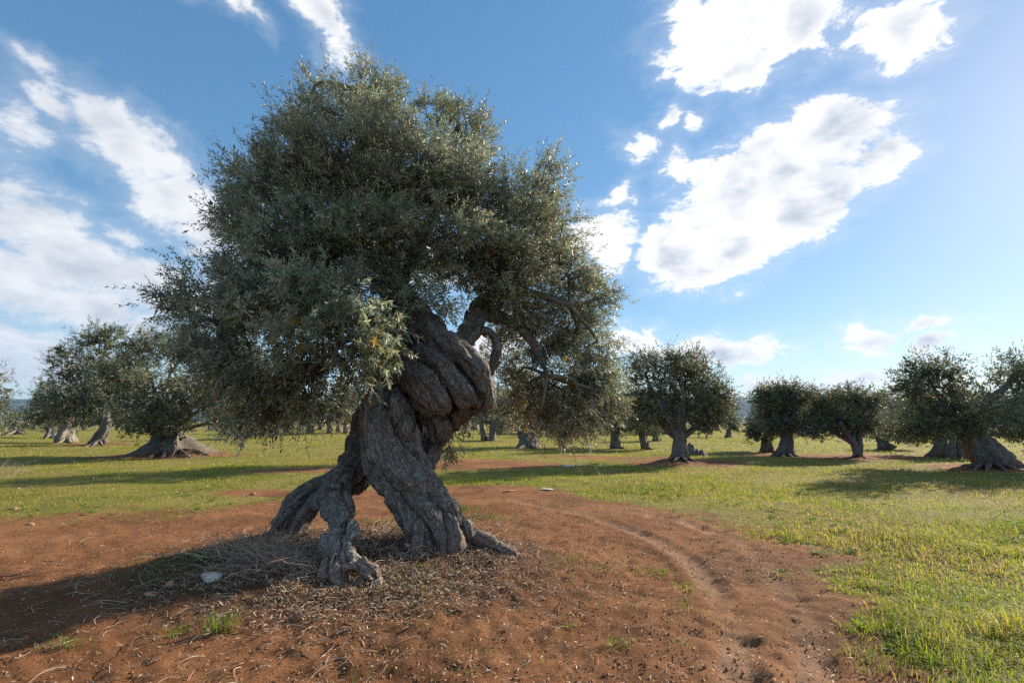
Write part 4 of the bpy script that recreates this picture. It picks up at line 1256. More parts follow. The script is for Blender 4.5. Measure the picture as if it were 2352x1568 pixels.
# crown of the big tree: lobes as px, py, depth, rx, ry (px), depth radius (m), density, droop, gold
HL = [
    (840, 264, 7.5, 150, 87, 0.9, 1.0, 0, 0), (700, 274, 7.4, 80, 57, 0.6, 0.8, 0, 0), (760, 194, 7.5, 60, 33, 0.4, 0.9, 0, 0),
    (890, 204, 7.5, 60, 31, 0.4, 0.9, 0, 0), (1070, 324, 7.5, 88, 69, 0.7, 0.95, 0, 0), (1000, 284, 7.5, 70, 46, 0.5, 0.8, 0, 0),
    (590, 420, 7.3, 92, 80, 0.7, 0.85, 0, 0), (560, 520, 7.2, 68, 70, 0.6, 0.9, 0, 0), (700, 400, 7.2, 120, 90, 0.9, 1.0, 0, 0),
    (860, 400, 7.0, 190, 120, 1.1, 1.1, 0, 0), (1040, 440, 7.2, 130, 100, 0.9, 1.0, 0, 0), (1230, 450, 7.6, 100, 85, 0.8, 1.0, 0, 0),
    (1270, 560, 7.6, 75, 85, 0.7, 0.95, 0, 0), (700, 560, 6.6, 170, 105, 1.0, 1.15, 0.2, 0), (880, 560, 6.5, 160, 90, 0.9, 0.95, 0.2, 0),
    (1060, 560, 6.8, 120, 80, 0.7, 0.9, 0.2, 0), (1170, 620, 7.2, 110, 85, 0.8, 0.9, 0.3, 0), (510, 690, 6.6, 120, 85, 0.8, 0.9, 0.2, 0),
    (420, 700, 6.6, 52, 55, 0.5, 0.8, 0.1, 0), (620, 680, 6.1, 130, 90, 0.7, 1.1, 0.3, 0), (780, 740, 5.45, 150, 80, 0.45, 1.15, 0.6, 0.1),
    (690, 800, 5.5, 110, 75, 0.45, 1.1, 0.7, 0.1), (860, 790, 5.4, 95, 62, 0.35, 1.0, 0.7, 0.1), (760, 670, 5.7, 120, 60, 0.5, 1.0, 0.4, 0),
    (505, 800, 6.4, 110, 70, 0.7, 1.0, 0.5, 0), (580, 850, 6.0, 120, 75, 0.6, 1.05, 0.8, 0.05), (620, 930, 6.3, 85, 55, 0.5, 0.95, 1.1, 0.05),
    (700, 900, 6.2, 70, 50, 0.5, 0.8, 1.0, 0.25), (800, 920, 7.3, 48, 50, 0.4, 0.6, 0.9, 0.8), (1320, 690, 8.1, 90, 70, 0.6, 0.95, 0.3, 0),
    (1250, 760, 7.9, 110, 80, 0.6, 1.0, 0.5, 0.1), (1360, 790, 8.0, 62, 75, 0.45, 0.9, 0.5, 0.05), (1380, 680, 8.1, 40, 42, 0.3, 0.8, 0.3, 0),
    (1310, 870, 7.8, 100, 65, 0.52, 1.0, 0.9, 0.2), (1390, 890, 7.8, 48, 62, 0.3, 0.85, 0.9, 0.1), (1210, 890, 7.9, 78, 60, 0.45, 0.95, 0.9, 0.75),
    (1330, 960, 7.7, 82, 42, 0.38, 0.85, 1.2, 0.2), (1230, 960, 7.8, 70, 34, 0.38, 0.8, 1.2, 0.7), (1290, 1005, 7.6, 36, 22, 0.15, 0.5, 1.2, 0.1),
    (1180, 730, 7.6, 70, 55, 0.5, 0.7, 0.3, 0), (1020, 1010, 7.2, 32, 48, 0.25, 0.55, 0.9, 0.35), (1050, 960, 7.4, 50, 30, 0.3, 0.45, 0.9, 0.8),
    (1130, 690, 7.3, 60, 40, 0.4, 0.6, 0.3, 0), (940, 660, 6.3, 70, 60, 0.5, 0.65, 0.4, 0), (1010, 700, 6.3, 70, 45, 0.4, 0.45, 0.5, 0),
    (640, 880, 5.9, 90, 55, 0.35, 1.0, 0.9, 0.05), (575, 955, 6.3, 55, 32, 0.3, 0.6, 0.9, 0), (820, 850, 5.5, 70, 40, 0.25, 0.9, 0.8, 0.1),
    (1080, 650, 6.9, 80, 50, 0.4, 0.55, 0.3, 0), (1150, 500, 7.3, 70, 90, 0.6, 0.9, 0.1, 0), (1190, 690, 7.4, 70, 60, 0.5, 0.7, 0.3, 0),
    (1290, 640, 7.6, 80, 60, 0.5, 0.9, 0.2, 0), (1110, 590, 7.0, 70, 60, 0.5, 0.7, 0.2, 0), (980, 600, 6.6, 70, 50, 0.5, 0.6, 0.2, 0),
    (1150, 800, 8.2, 75, 60, 0.4, 0.8, 0.4, 0.1), (1095, 750, 8.0, 60, 40, 0.35, 0.7, 0.3, 0), (1185, 860, 8.2, 60, 45, 0.35, 0.7, 0.6, 0.4),
    (830, 400, 7.1, 270, 170, 1.3, 0.7, 0, 0), (740, 610, 6.7, 270, 150, 1.1, 0.8, 0.2, 0), (1190, 600, 7.4, 170, 170, 0.8, 0.7, 0.2, 0),
    (960, 480, 7.0, 200, 120, 1.0, 0.7, 0.1, 0), (650, 480, 7.1, 150, 130, 0.9, 0.6, 0, 0),
    (1360, 850, 7.9, 60, 70, .4, .9, .6, .1), (1290, 930, 7.8, 90, 45, .4, .8, .9, .3), (1300, 760, 7.9, 90, 70, .5, .8, .4, .05), (1390, 930, 7.8, 40, 40, .3, .7, .9, .1),
]
def build_hero_crown():
    rng = np.random.default_rng(4)
    lobes = []
    for (px, py, Y, rx, ry, ry_m, dn, dr, gold) in HL:
        s = Y / F
        lobes.append((at(px, py, Y) - HERO_BASE, (rx * s * .87, ry_m, ry * s * .86), dn))
    ctr = at(850, 640, 7.0) - HERO_BASE
    ncl, tpc = 1500, 16
    O, Dv, li, pts, pl = crown_points(lobes, ncl, tpc, rng, ctr, .08, .12, .38)
    T = len(O)
    dr = np.array([h[7] for h in HL])[li]
    gold = np.array([h[8] for h in HL])[li]
    Dv = nrm(Dv + np.array([0, 0, -1.0]) * (dr * .42)[:, None] + np.array([0, 0, .25]) * (dr == 0)[:, None])
    droop = rng.uniform(-.2, .5, T) + dr * rng.uniform(.0, .5, T)
    L = rng.uniform(.11, .27, T)
    cl = np.repeat(rng.uniform(.5, 1.6, ncl), tpc)
    cols = (OLIVE[rng.integers(0, len(OLIVE), T)] * .8 + np.array([.025, .030, .030])) * 1.55 * cl[:, None]
    isg = rng.uniform(0, 1, T) < gold * .75
    cols[isg] = np.array([.19, .125, .025]) * rng.uniform(.7, 1.2, (isg.sum(), 1))  # glow of backlit leaves put into their base colour
    a = Acc()
    front = np.array([h[2] for h in HL])[li] < 6.3
    for sel, hi in ((front, True), (~front, False)):
        leaves(a, O[sel], Dv[sel], L[sel], 14, .074 if hi else .066, .0165 if hi else .0155, droop[sel], rng, cols[sel] * (1.2 if hi else 1.0), hi)
    # long young shoots standing out of the crown's edge
    O4, D4, l4, p4, _ = crown_points([(l[0], tuple(q_ * 1.02 for q_ in l[1]), l[2]) for l in lobes], 620, 2, rng, ctr, .05, .35, .06)
    n4 = len(O4)
    d4 = np.array([h[7] for h in HL])[l4]
    D4 = nrm(D4 + np.array([0, 0, -.8]) * (d4 > .5)[:, None])
    L4 = rng.uniform(.22, .50, n4)
    c4 = (OLIVE[rng.integers(0, len(OLIVE), n4)] * .8 + np.array([.026, .028, .024])) * 1.5
    leaves(a, O4, D4, L4, 16, .066, .0155, rng.uniform(0, .5, n4), rng, c4, False)
    # larger, darker filler leaves added to stop light through the heart of the crown
    O3, D3, _, _, _ = crown_points([(l[0], tuple(q_ * .7 for q_ in l[1]), l[2]) for l in lobes], 900, 3, rng, ctr, .05, .1, .6)
    leaves(a, O3, D3, rng.uniform(.15, .3, len(O3)), 5, .10, .030, np.zeros(len(O3)), rng, OLIVE[rng.integers(0, len(OLIVE), len(O3))] * .85, False)
    link('crown', a.mesh('crown', M_LEAF), HERO, kind='stuff')
    b2 = Acc()
    stems(b2, O[::2], Dv[::2], L[::2], droop[::2], .0024)
    stems(b2, O4, D4, L4, np.full(n4, .25), .0028)
    # branchlets from the lobe centres out to every cluster
    C = np.array([l[0] for l in lobes])
    st = C[pl] * .55 + pts * .45 - np.array([0, 0, .1])
    mid = .5 * (st + pts) + rng.normal(0, .05, pts.shape)
    for k in range(len(pts)):
        c = catmull([[*st[k], .011], [*mid[k], .008], [*pts[k], .004]], n=2)
        V, q, tr = tube(c[:, :3], c[:, 3], 4, cap=False)
        b2.add(V, q)
    # bigger branches from the wood to the lobes
    ends = [np.array([*(hp(*s_[3][-1][:3]) - HERO_BASE)]) for s_ in STR if s_[0] == 'limb'] + \
           [np.array([*(hp(*s_[3][-3][:3]) - HERO_BASE)]) for s_ in STR if s_[0] == 'limb']
    ends = np.array(ends)
    for k in range(len(C)):
        j = ((ends - C[k]) ** 2).sum(1).argmin()
        m_ = .5 * (ends[j] + C[k]) + rng.normal(0, .12, 3)
        c = catmull([[*ends[j], .03], [*m_, .022], [*C[k], .010]], n=6)
        V, q, tr = tube(c[:, :3], c[:, 3], 7, rough=.2, seed=k)
        b2.add(V, q, tr)
    link('twigs', b2.mesh('twigs', M_TWIG, True), HERO, kind='stuff')
build_hero_crown()

# ------------------------------------------------------------------ grass
def blades(acc, x, y, z, h, w, lean, az_, cols, rng, hi):
    n = len(x)
    d = np.stack([np.cos(az_), np.sin(az_), np.zeros(n)], 1)
    sd = np.stack([-np.sin(az_ + rng.normal(0, .6, n)), np.cos(az_), np.zeros(n)], 1)
    sd = nrm(sd)
    p0 = np.stack([x, y, z], 1)
    hz = h[:, None]
    if hi:
        m_ = p0 + np.array([0, 0, 1.0]) * hz * .6 + d * hz * lean[:, None] * .3
        t_ = p0 + np.array([0, 0, 1.0]) * hz * (1 - .45 * lean[:, None]) + d * hz * lean[:, None]
        V = np.stack([p0 - sd * w[:, None] * .5, p0 + sd * w[:, None] * .5, m_ - sd * w[:, None] * .4, m_ + sd * w[:, None] * .4, t_], 1).reshape(-1, 3)
        b0 = np.arange(n)[:, None] * 5
        acc.add(V, b0 + np.array([[0, 1, 3, 2]]), b0 + np.array([[2, 3, 4]]), col=np.concatenate([np.repeat(cols, 5, 0), np.ones((n * 5, 1))], 1))
    else:
        t_ = p0 + np.array([0, 0, 1.0]) * hz * (1 - .4 * lean[:, None]) + d * hz * lean[:, None]
        V = np.stack([p0 - sd * w[:, None] * .5, p0 + sd * w[:, None] * .5, t_], 1).reshape(-1, 3)
        acc.add(V, None, np.arange(n)[:, None] * 3 + np.array([[0, 1, 2]]), col=np.concatenate([np.repeat(cols, 3, 0), np.ones((n * 3, 1))], 1))

GREENS = np.array([[.28, .31, .045], [.22, .275, .04], [.35, .33, .065], [.18, .225, .038], [.40, .33, .10]])
def build_grass():
    rng = np.random.default_rng(12)
    def field(r0, r1, ntuft, per, hmin, hmax, w, spread, hi, seed):
        rr_ = rng.uniform(0, 1, ntuft)
        e = .42
        r = (r0 ** e + rr_ * (r1 ** e - r0 ** e)) ** (1 / e)
        th = rng.uniform(-R(52), R(52), ntuft)
        x, y = r * np.sin(th), r * np.cos(th)
        g = grassiness(x, y)
        dr0 = np.clip((fbm2(x, y, .30, 4, 42) - .46) * 5, 0, 1)
        keep = rng.uniform(0, 1, ntuft) < np.clip(g * 1.1, 0, 1) ** 1.2 * (1 - .45 * dr0) * np.clip(.35 + 1.3 * fbm2(x, y, 2.2, 3, 45), 0, 1)
        x, y, r, g = x[keep], y[keep], r[keep], g[keep]
        lush = np.clip((fbm2(x, y, .55, 3, 41) - .42) * 3.6, 0, 1)
        dry = np.clip((fbm2(x, y, .30, 4, 42) - .46) * 5 + np.clip((x - 6) / 8, 0, .5) * (r < 22), 0, 1)
        # rank grass along the lower right of the track
        rank = np.exp(-((x - 3.6) ** 2 + (y - 3.4) ** 2) / 3.2) * (x > 2.2)
        lush = np.maximum(lush, rank)
        dry = dry * (1 - rank)
        bx = np.repeat(x, per) + rng.normal(0, 1, len(x) * per) * spread * np.repeat(1 + .05 * r, per)
        by = np.repeat(y, per) + rng.normal(0, 1, len(x) * per) * spread * np.repeat(1 + .05 * r, per)
        n = len(bx)
        bz = ground_height(bx, by)[0] - .01
        rb, lb, db, gb = np.repeat(r, per), np.repeat(lush, per), np.repeat(dry, per), np.repeat(g, per)
        h = rng.uniform(hmin, hmax, n) * (.55 + .75 * lb) * (.55 + .5 * gb) * (1 + 1.1 * np.repeat(rank * np.clip(fbm2(x, y, 1.6, 3, 48) * 4 - 1.7, 0, 1.3), per)) * np.repeat(rng.uniform(.55, 1.35, len(x)), per)
        ww = w * (rb / r0) ** .75 * rng.uniform(.7, 1.3, n)
        tid = np.repeat(rng.integers(0, len(GREENS), len(x)), per)
        hue = np.repeat(fbm2(x, y, .8, 3, 47), per)[:, None]
        cols = GREENS[tid] * rng.uniform(.7, 1.3, (n, 1)) * (np.array([[.62, .8, .7]]) + hue * np.array([[.75, .4, .5]]))
        straw = np.array([.36, .26, .12])
        isd = rng.uniform(0, 1, n) < (.06 + .55 * db)
        cols[isd] = straw * rng.uniform(.6, 1.3, (isd.sum(), 1))
        cols = cols * (1 - .25 * lb[:, None]) + np.array([.07, .13, .018]) * .25 * lb[:, None]
        acc = Acc()
        blades(acc, bx, by, bz, h, ww, rng.uniform(.25, 1.5, n), rng.uniform(0, 6.28, n), cols, rng, hi)
        return acc
    a1 = field(3.0, 9.0, 40000, 7, .045, .11, .0038, .04, True, 1)
    link('grass', a1.mesh('grass', M_GRASS), label='bright green and straw-coloured turf beside the dirt track', cat='grass', kind='stuff')
    a2 = field(8.5, 26.0, 42000, 6, .06, .12, .009, .06, False, 2)
    link('grass', a2.mesh('grass', M_GRASS), label='short sunlit turf between the track and the nearer grove trees', cat='grass', kind='stuff')
    a3 = field(25.0, 110.0, 34000, 5, .08, .18, .028, .12, False, 3)
    link('grass', a3.mesh('grass', M_GRASS), label='far turf stretching under the grove to the distant trees', cat='grass', kind='stuff')
build_grass()

def make_tuft(name, px, py, n, hmin, hmax, label, cat='grass tuft', dry=.1, seed=0, spread=.05, group='grass tufts on the dirt'):
    rng = np.random.default_rng(seed)
    p = gp(px, py)
    p[2] = ground_height(np.array([p[0]]), np.array([p[1]]))[0][0]
    a = Acc()
    x, y = rng.normal(0, spread, n), rng.normal(0, spread * .7, n)
    cols = np.array([.11, .17, .028]) * rng.uniform(.6, 1.4, (n, 1))
    isd = rng.uniform(0, 1, n) < dry
    cols[isd] = np.array([.3, .22, .1])
    blades(a, x, y, np.zeros(n) - .012, rng.uniform(hmin, hmax, n), np.full(n, .0045), rng.uniform(.3, 1.1, n),
           np.arctan2(y, x) + rng.normal(0, .5, n), cols, rng, True)
    return link(name, a.mesh(name, M_GRASS), None, label, cat, group, loc=p)
TUFTS = [
    (510, 1452, 90, .10, .22, 'largest green grass tuft on the dirt at lower left', .08, .06),
    (408, 1450, 50, .06, .13, 'small green tuft left of the largest lower-left tuft', .1, .05),
    (162, 1484, 60, .06, .13, 'flat green tuft nearest the lower left corner', .1, .06),
    (1484, 1312, 50, .05, .10, 'left one of two neighbouring tufts on the track right of the mound', .1, .07),
    (1524, 1316, 50, .05, .10, 'right one of two neighbouring tufts on the track right of the mound', .1, .05),
    (1572, 1354, 45, .05, .14, 'thin yellowish tuft beside the tyre track below the neighbouring pair', .4, .07),
    (1412, 1484, 45, .05, .11, 'bright green tuft on the dirt at bottom centre', .1, .05),
    (1566, 1486, 20, .03, .07, 'tiny green sprig right of the bottom centre tuft', .0, .025),
    (1958, 1506, 50, .05, .13, 'sparse tuft on the dirt near the grass edge at lower right', .35, .08),
    (2052, 1545, 70, .06, .15, 'straggling tuft at the bottom edge left of the rank grass', .3, .09),
    (1570, 1400, 25, .05, .12, 'wispy dry tuft in the rut at right of centre', .6, .05),
    (1310, 1440, 25, .03, .07, 'faint low tuft on the dirt right of the litter', .3, .035),
]
for k, (px, py, n, h0, h1, lab, dry, sp) in enumerate(TUFTS):
    make_tuft('grass_tuft', px, py, n, h0, h1, lab, dry=dry, seed=300 + k, spread=sp)
make_tuft('grass_tuft', 780, 1318, 14, .12, .2, 'few green blades growing in the hollow of the weathered root', seed=340, spread=.02)

# small low green growth at the foot of the tree and on the soil
def build_weeds():
    rng = np.random.default_rng(77)
    a = Acc()
    def spot(px, py, n, sx, h0, h1, dark):
        c = gp(px, py)
        x = c[0] + rng.normal(0, sx, n)
        y = c[1] + rng.normal(0, sx, n)
        z = ground_height(x, y)[0] - .005
        col = np.array([.085, .14, .03]) * rng.uniform(.6, 1.4, (n, 1)) * dark
        blades(a, x, y, z, rng.uniform(h0, h1, n), np.full(n, .006), rng.uniform(.3, 1.2, n), rng.uniform(0, 6.28, n), col, rng, True)
    for (px, py, n, sx, h0, h1) in ((420, 1290, 500, .35, .03, .09), (520, 1265, 500, .28, .04, .11), (360, 1335, 250, .25, .03, .07), (1120, 1190, 300, .25, .03, .09),
                                    (1070, 1170, 200, .2, .05, .14), (920, 1330, 160, .3, .03, .07), (1330, 1290, 120, .2, .03, .07), (600, 1330, 120, .3, .03, .08),
                                    (1290, 1165, 120, .4, .03, .06), (870, 1200, 200, .2, .04, .1)):
        spot(px, py, n, sx, h0, h1, 1.0)
    # broad-leaved rosettes through the near turf
    nr = 1500
    r = (3.2 ** .8 + rng.uniform(0, 1, nr) * (14 ** .8 - 3.2 ** .8)) ** (1 / .8)
    th = rng.uniform(-R(50), R(50), nr)
    x, y = r * np.sin(th), r * np.cos(th)
    keep = (grassiness(x, y) > .25) & (fbm2(x, y, .9, 3, 62) > .47)
    x, y = x[keep], y[keep]
    z = ground_height(x, y)[0] + .015
    for k in range(len(x)):
        m_ = rng.integers(5, 10)
        th2 = rng.uniform(0, 6.28) + np.arange(m_) * 6.28 / m_
        ln = rng.uniform(.035, .09)
        d = np.stack([np.cos(th2), np.sin(th2), np.full(m_, rng.uniform(.1, .8))], 1) * ln
        sd_ = np.stack([-np.sin(th2), np.cos(th2), np.zeros(m_)], 1) * ln * .2
        p = np.array([x[k], y[k], z[k]])
        V = np.stack([np.tile(p, (m_, 1)), p + d * .6 + sd_, p + d * np.array([1, 1, .7]), p + d * .6 - sd_], 1).reshape(-1, 3)
        c_ = np.array([.085, .15, .03]) * rng.uniform(.6, 1.5)
        a.add(V, np.arange(m_)[:, None] * 4 + np.array([[0, 1, 2, 3]]), None, col=np.tile([[*c_, 1.0]], (m_ * 4, 1)))
    # scattered seedlings over the bare track
    n = 1500
    r = rng.uniform(3.2, 12, n)
    th = rng.uniform(-R(50), R(50), n)
    x, y = r * np.sin(th), r * np.cos(th)
    keep = fbm2(x, y, 1.3, 3, 61) > .55
    x, y = np.repeat(x[keep], 5), np.repeat(y[keep], 5)
    x = x + rng.normal(0, .03, len(x))
    y = y + rng.normal(0, .03, len(x))
    n = len(x)
    blades(a, x, y, ground_height(x, y)[0] - .004, rng.uniform(.02, .06, n), np.full(n, .005), rng.uniform(.3, 1.2, n), rng.uniform(0, 6.28, n),
           np.array([.12, .15, .035]) * rng.uniform(.6, 1.4, (n, 1)), rng, True)
    link('weeds', a.mesh('weeds', M_GRASS), label='sparse low weeds sprouting on the bare soil', cat='weeds', kind='stuff')
build_weeds()

# ------------------------------------------------------------------ litter, dry stalks, stones
def build_litter():
    rng = np.random.default_rng(5)
    a = Acc()
    def leaf_flat(x, y, n, ln, wd, cols, tilt):
        z = ground_height(x, y)[0] + .004
        th = rng.uniform(0, 6.28, n)
        ti = rng.normal(0, tilt, n)
        d = np.stack([np.cos(th) * np.cos(ti), np.sin(th) * np.cos(ti), np.abs(np.sin(ti))], 1)
        s_ = nrm(np.cross(d, np.stack([rng.normal(0, .35, n), rng.normal(0, .35, n), np.ones(n)], 1)))
        p = np.stack([x, y, z], 1)
        l_, w_ = ln[:, None], wd[:, None]
        cv = np.array([0, 0, 1.0]) * l_ * rng.uniform(0, .18, n)[:, None]
        V = np.stack([p, p + d * l_ * .45 - s_ * w_ * .5 + cv, p + d * l_, p + d * l_ * .45 + s_ * w_ * .5 + cv], 1).reshape(-1, 3)
        a.add(V, np.arange(n)[:, None] * 4 + np.array([[0, 1, 2, 3]]), None, col=np.concatenate([np.repeat(cols, 4, 0), np.ones((n * 4, 1))], 1))
    pal = np.array([[.30, .21, .14], [.40, .30, .21], [.22, .13, .08], [.46, .38, .29], [.16, .09, .055]])
    n = 28000
    ang = rng.uniform(0, 6.28, n)
    q = np.sqrt(rng.uniform(0, 1, n)) * rng.uniform(.75, 1.15, n)
    x = HERO_C[0] + np.cos(ang) * q * 2.0
    y = HERO_C[1] - .42 + np.sin(ang) * q * 1.65
    keep = (fbm2(x, y, 2.2, 3, 71) > .36) & (rng.uniform(0, 1, n) < 1.15 - .75 * np.clip(q - .5, 0, 1))
    x, y = x[keep], y[keep]
    n = len(x)
    leaf_flat(x, y, n, rng.uniform(.025, .065, n), rng.uniform(.005, .012, n), pal[rng.integers(0, 5, n)] * rng.uniform(.7, 1.2, (n, 1)), .35)
    n = 13000
    r = 3.2 + 8 * rng.uniform(0, 1, n) ** 1.4
    th = rng.uniform(-R(50), R(50), n)
    x, y = r * np.sin(th), r * np.cos(th)
    leaf_flat(x, y, n, rng.uniform(.02, .055, n), rng.uniform(.004, .011, n), pal[rng.integers(0, 5, n)] * rng.uniform(.7, 1.3, (n, 1)), .2)
    link('leaf_litter', a.mesh('leaf_litter', M_STRAW), label='dry fallen olive leaves strewn over the mound and track', cat='leaf litter', kind='stuff')
    # twigs lying about
    t = Acc()
    def twig(p, d, ln, r, bend, col):
        k = 5
        s_ = np.linspace(0, 1, k)
        side = nrm(np.cross(d, np.array([.1, .2, 1.0])))
        C = p + d * (s_ * ln)[:, None] + side * (bend * ln * (s_ - s_ ** 2) * 2)[:, None]
        C[:, 2] += .10 * ln * np.sin(s_ * 3.1)
        V, q, tr = tube(C, r * (1 - .6 * s_), 4, cap=False)
        t.add(V, q, None, col=np.tile([[*col, 1.0]], (len(V), 1)))
    for _ in range(1500):
        ang = rng.uniform(0, 6.28)
        q = rng.uniform(.2, 1.25)
        x = HERO_C[0] + math.cos(ang) * q * 2.2
        y = HERO_C[1] - .4 + math.sin(ang) * q * 2.0
        z = ground_height(np.array([x]), np.array([y]))[0][0] if False else 0
        a_ = rng.uniform(0, 6.28)
        TW.append((x, y, a_, rng.uniform(.06, .28), rng.uniform(.0012, .003), rng.normal(0, .5), pal[rng.integers(0, 4)] * rng.uniform(.8, 1.2)))
    for _ in range(500):
        r = rng.uniform(3.2, 10)
        th = rng.uniform(-R(50), R(48))
        TW.append((r * math.sin(th), r * math.cos(th), rng.uniform(0, 6.28), rng.uniform(.05, .2), rng.uniform(.001, .0025), rng.normal(0, .5), pal[rng.integers(0, 5)]))
    X = np.array([w_[0] for w_ in TW])
    Yy = np.array([w_[1] for w_ in TW])
    Z = ground_height(X, Yy)[0] + .003
    for k, w_ in enumerate(TW):
        twig(np.array([w_[0], w_[1], Z[k]]), np.array([math.cos(w_[2]), math.sin(w_[2]), rng.uniform(-.03, .12)]), w_[3], w_[4], w_[5], w_[6])
    link('twig_litter', t.mesh('twig_litter', M_STRAW), label='thin dead twigs scattered over the soil round the big tree', cat='twigs', kind='stuff')
TW = []
build_litter()

def dry_brush(label, spots, n, l0, l1, seed, lean, name='dry_brush'):
    """heap of long dead arching stalks"""
    rng = np.random.default_rng(seed)
    c0 = gp(*spots[0][:2])
    a = Acc()
    pal = np.array([[.36, .28, .21], [.28, .2, .145], [.44, .36, .28], [.2, .14, .10]])
    for _ in range(n):
        sp = spots[rng.integers(0, len(spots))]
        c = gp(sp[0] + rng.normal(0, sp[2]), sp[1] + rng.normal(0, sp[3]))
        a_ = rng.normal(lean, 1.0)
        ln = rng.uniform(l0, l1)
        el_ = rng.uniform(.25, 1.15)
        d = np.array([math.cos(a_) * math.cos(el_), math.sin(a_) * math.cos(el_), math.sin(el_)])
        s_ = np.linspace(0, 1, 7)
        side = nrm(np.cross(d, np.array([0, 0, 1.0])) + rng.normal(0, .2, 3))
        C = (c - c0) - np.array([0, 0, .02]) + d * (s_ * ln)[:, None] + side * (rng.normal(0, .35) * ln * s_ ** 2)[:, None]
        C[:, 2] -= ln * s_ ** 2 * rng.uniform(.25, .75) * math.sin(el_) * 1.1
        C[:, 2] = np.maximum(C[:, 2], -.02)
        C = C + rng.normal(0, .011, C.shape)
        col = pal[rng.integers(0, 4)] * rng.uniform(.75, 1.25)
        V, q, tr = tube(C, rng.uniform(.0014, .0026) * (2.2 if rng.uniform() < .12 else 1.0) * (1 - .55 * s_), 4, cap=False)
        a.add(V, q, None, col=np.tile([[*col, 1.0]], (len(V), 1)))
        if rng.uniform() < .5:
            j = rng.integers(2, 5)
            d2 = nrm(d + rng.normal(0, .6, 3))
            C2 = C[j] + d2 * (s_[:5] * ln * .5)[:, None]
            V, q, tr = tube(C2, .0014 * (1 - .4 * s_[:5]), 3, cap=False)
            a.add(V, q, None, col=np.tile([[*col, 1.0]], (len(V), 1)))
    return link(name, a.mesh(name, M_STRAW), None, label, 'dry brush', 'dry brush round the big tree', kind='stuff', loc=c0)
dry_brush('heap of dead arching stalks left of the weathered root', [(640, 1280, 70, 22), (690, 1290, 45, 18), (600, 1300, 60, 18)], 340, .25, .75, 21, 2.4)
dry_brush('dark dead stalks tangled under the arch of the trunk', [(840, 1250, 40, 12), (880, 1230, 30, 10)], 150, .2, .6, 22, 1.2)
dry_brush('tuft of bleached dead suckers at the foot of the right leg', [(1000, 1232, 28, 12), (1030, 1225, 22, 10)], 230, .15, .42, 23, 1.6)
dry_brush('low dead grass at the left rear foot of the trunk', [(580, 1250, 40, 10), (520, 1270, 40, 12)], 120, .15, .4, 24, 2.6)
dry_brush('dry scrub behind the sawn stub of the right root', [(1090, 1195, 25, 8), (1120, 1215, 30, 8)], 120, .1, .32, 25, 1.0)
dry_brush('low twiggy litter heap in front of the right leg', [(960, 1285, 70, 16), (1080, 1275, 60, 14), (900, 1310, 60, 14)], 260, .08, .28, 28, 1.6)
dry_brush('clump of dry grey weeds at the left edge of the picture', [(5, 1085, 25, 12)], 90, .3, .9, 26, 1.0)
dry_brush('reddish dead grass at the foot of the broad-rooted tree', [(395, 1050, 35, 3), (440, 1052, 20, 3)], 130, .3, .8, 27, 1.0)

def stone(label, px, py, sx, sy, sz, mat, seed, rot=0.0, name='stone', sink=.3, cat='stone'):
    rng = np.random.default_rng(seed)
    p = gp(px, py)
    p[2] = ground_height(np.array([p[0]]), np.array([p[1]]))[0][0]
    nu, nv = 18, 11
    th = np.linspace(0, 2 * math.pi, nu, endpoint=False)
    ph = np.linspace(-math.pi / 2, math.pi / 2, nv)
    V = np.array([[math.cos(b_) * math.cos(a_), math.cos(b_) * math.sin(a_), math.sin(b_)] for b_ in ph for a_ in th])
    # facet it with random cutting planes
    for _ in range(9):
        nn = nrm(rng.normal(size=3))
        d = V @ nn
        c = rng.uniform(.55, .85)
        V = V - np.maximum(d - c, 0)[:, None] * nn
    V = V * (1 + .22 * (fbm(V * 2.3 + seed, 3, .5, seed) - .5))[:, None]
    V = V * np.array([sx, sy, sz])
    c, s_ = math.cos(rot), math.sin(rot)
    V = np.stack([V[:, 0] * c - V[:, 1] * s_, V[:, 0] * s_ + V[:, 1] * c, V[:, 2] + sz * (1 - 2 * sink)], 1)
    idx = np.arange(nu * nv).reshape(nv, nu)
    q = np.stack([idx[:-1], np.roll(idx[:-1], -1, 1), np.roll(idx[1:], -1, 1), idx[1:]], -1).reshape(-1, 4)
    me = mesh_np(name, V, [q], mat, False)
    return link(name, me, None, label, cat, 'stones on the ground', loc=p)
stone('white limestone rock lying in the weeds left of the dry stalks', 484, 1330, .105, .08, .06, M_STONE, 1, .2)
stone('small reddish stone left of the white limestone rock, upright', 390, 1348, .042, .04, .045, M_REDSTONE, 2)
stone('flat reddish stone left of the upright reddish one', 348, 1362, .06, .04, .024, M_REDSTONE, 3, .4)
stone('pale grey stone beside the foot of the right leg', 944, 1256, .10, .07, .07, M_STONE, 4, .5)
stone('flat whitish stone sunk in the soil at the grass edge behind the trunk', 1254, 1124, .20, .10, .03, M_STONE, 5, .1)
stone('thin pale stone left of the flat whitish stone at the grass edge', 1172, 1128, .16, .07, .015, M_REDSTONE, 6, .1)
stone('low pale stone in the grass below the round-crowned tree', 1305, 1072, .22, .13, .05, M_STONE, 7)
stone('brown stone at the left edge of the track', 70, 1204, .07, .05, .03, M_REDSTONE, 8)
stone('brown stone in the turf at far left', 30, 1170, .07, .05, .04, M_REDSTONE, 9)
stone('reddish stone on the track edge left of the trunk', 580, 1136, .08, .05, .035, M_REDSTONE, 10)
stone('pale flat bark chip on the litter right of the weathered root', 1222, 1314, .05, .018, .006, M_REDSTONE, 11, -.4)
stone('small white pebble below the dry stalks', 728, 1388, .02, .018, .014, M_STONE, 12)
stone('small pale stone in front of the right root', 1136, 1300, .03, .02, .015, M_REDSTONE, 13)

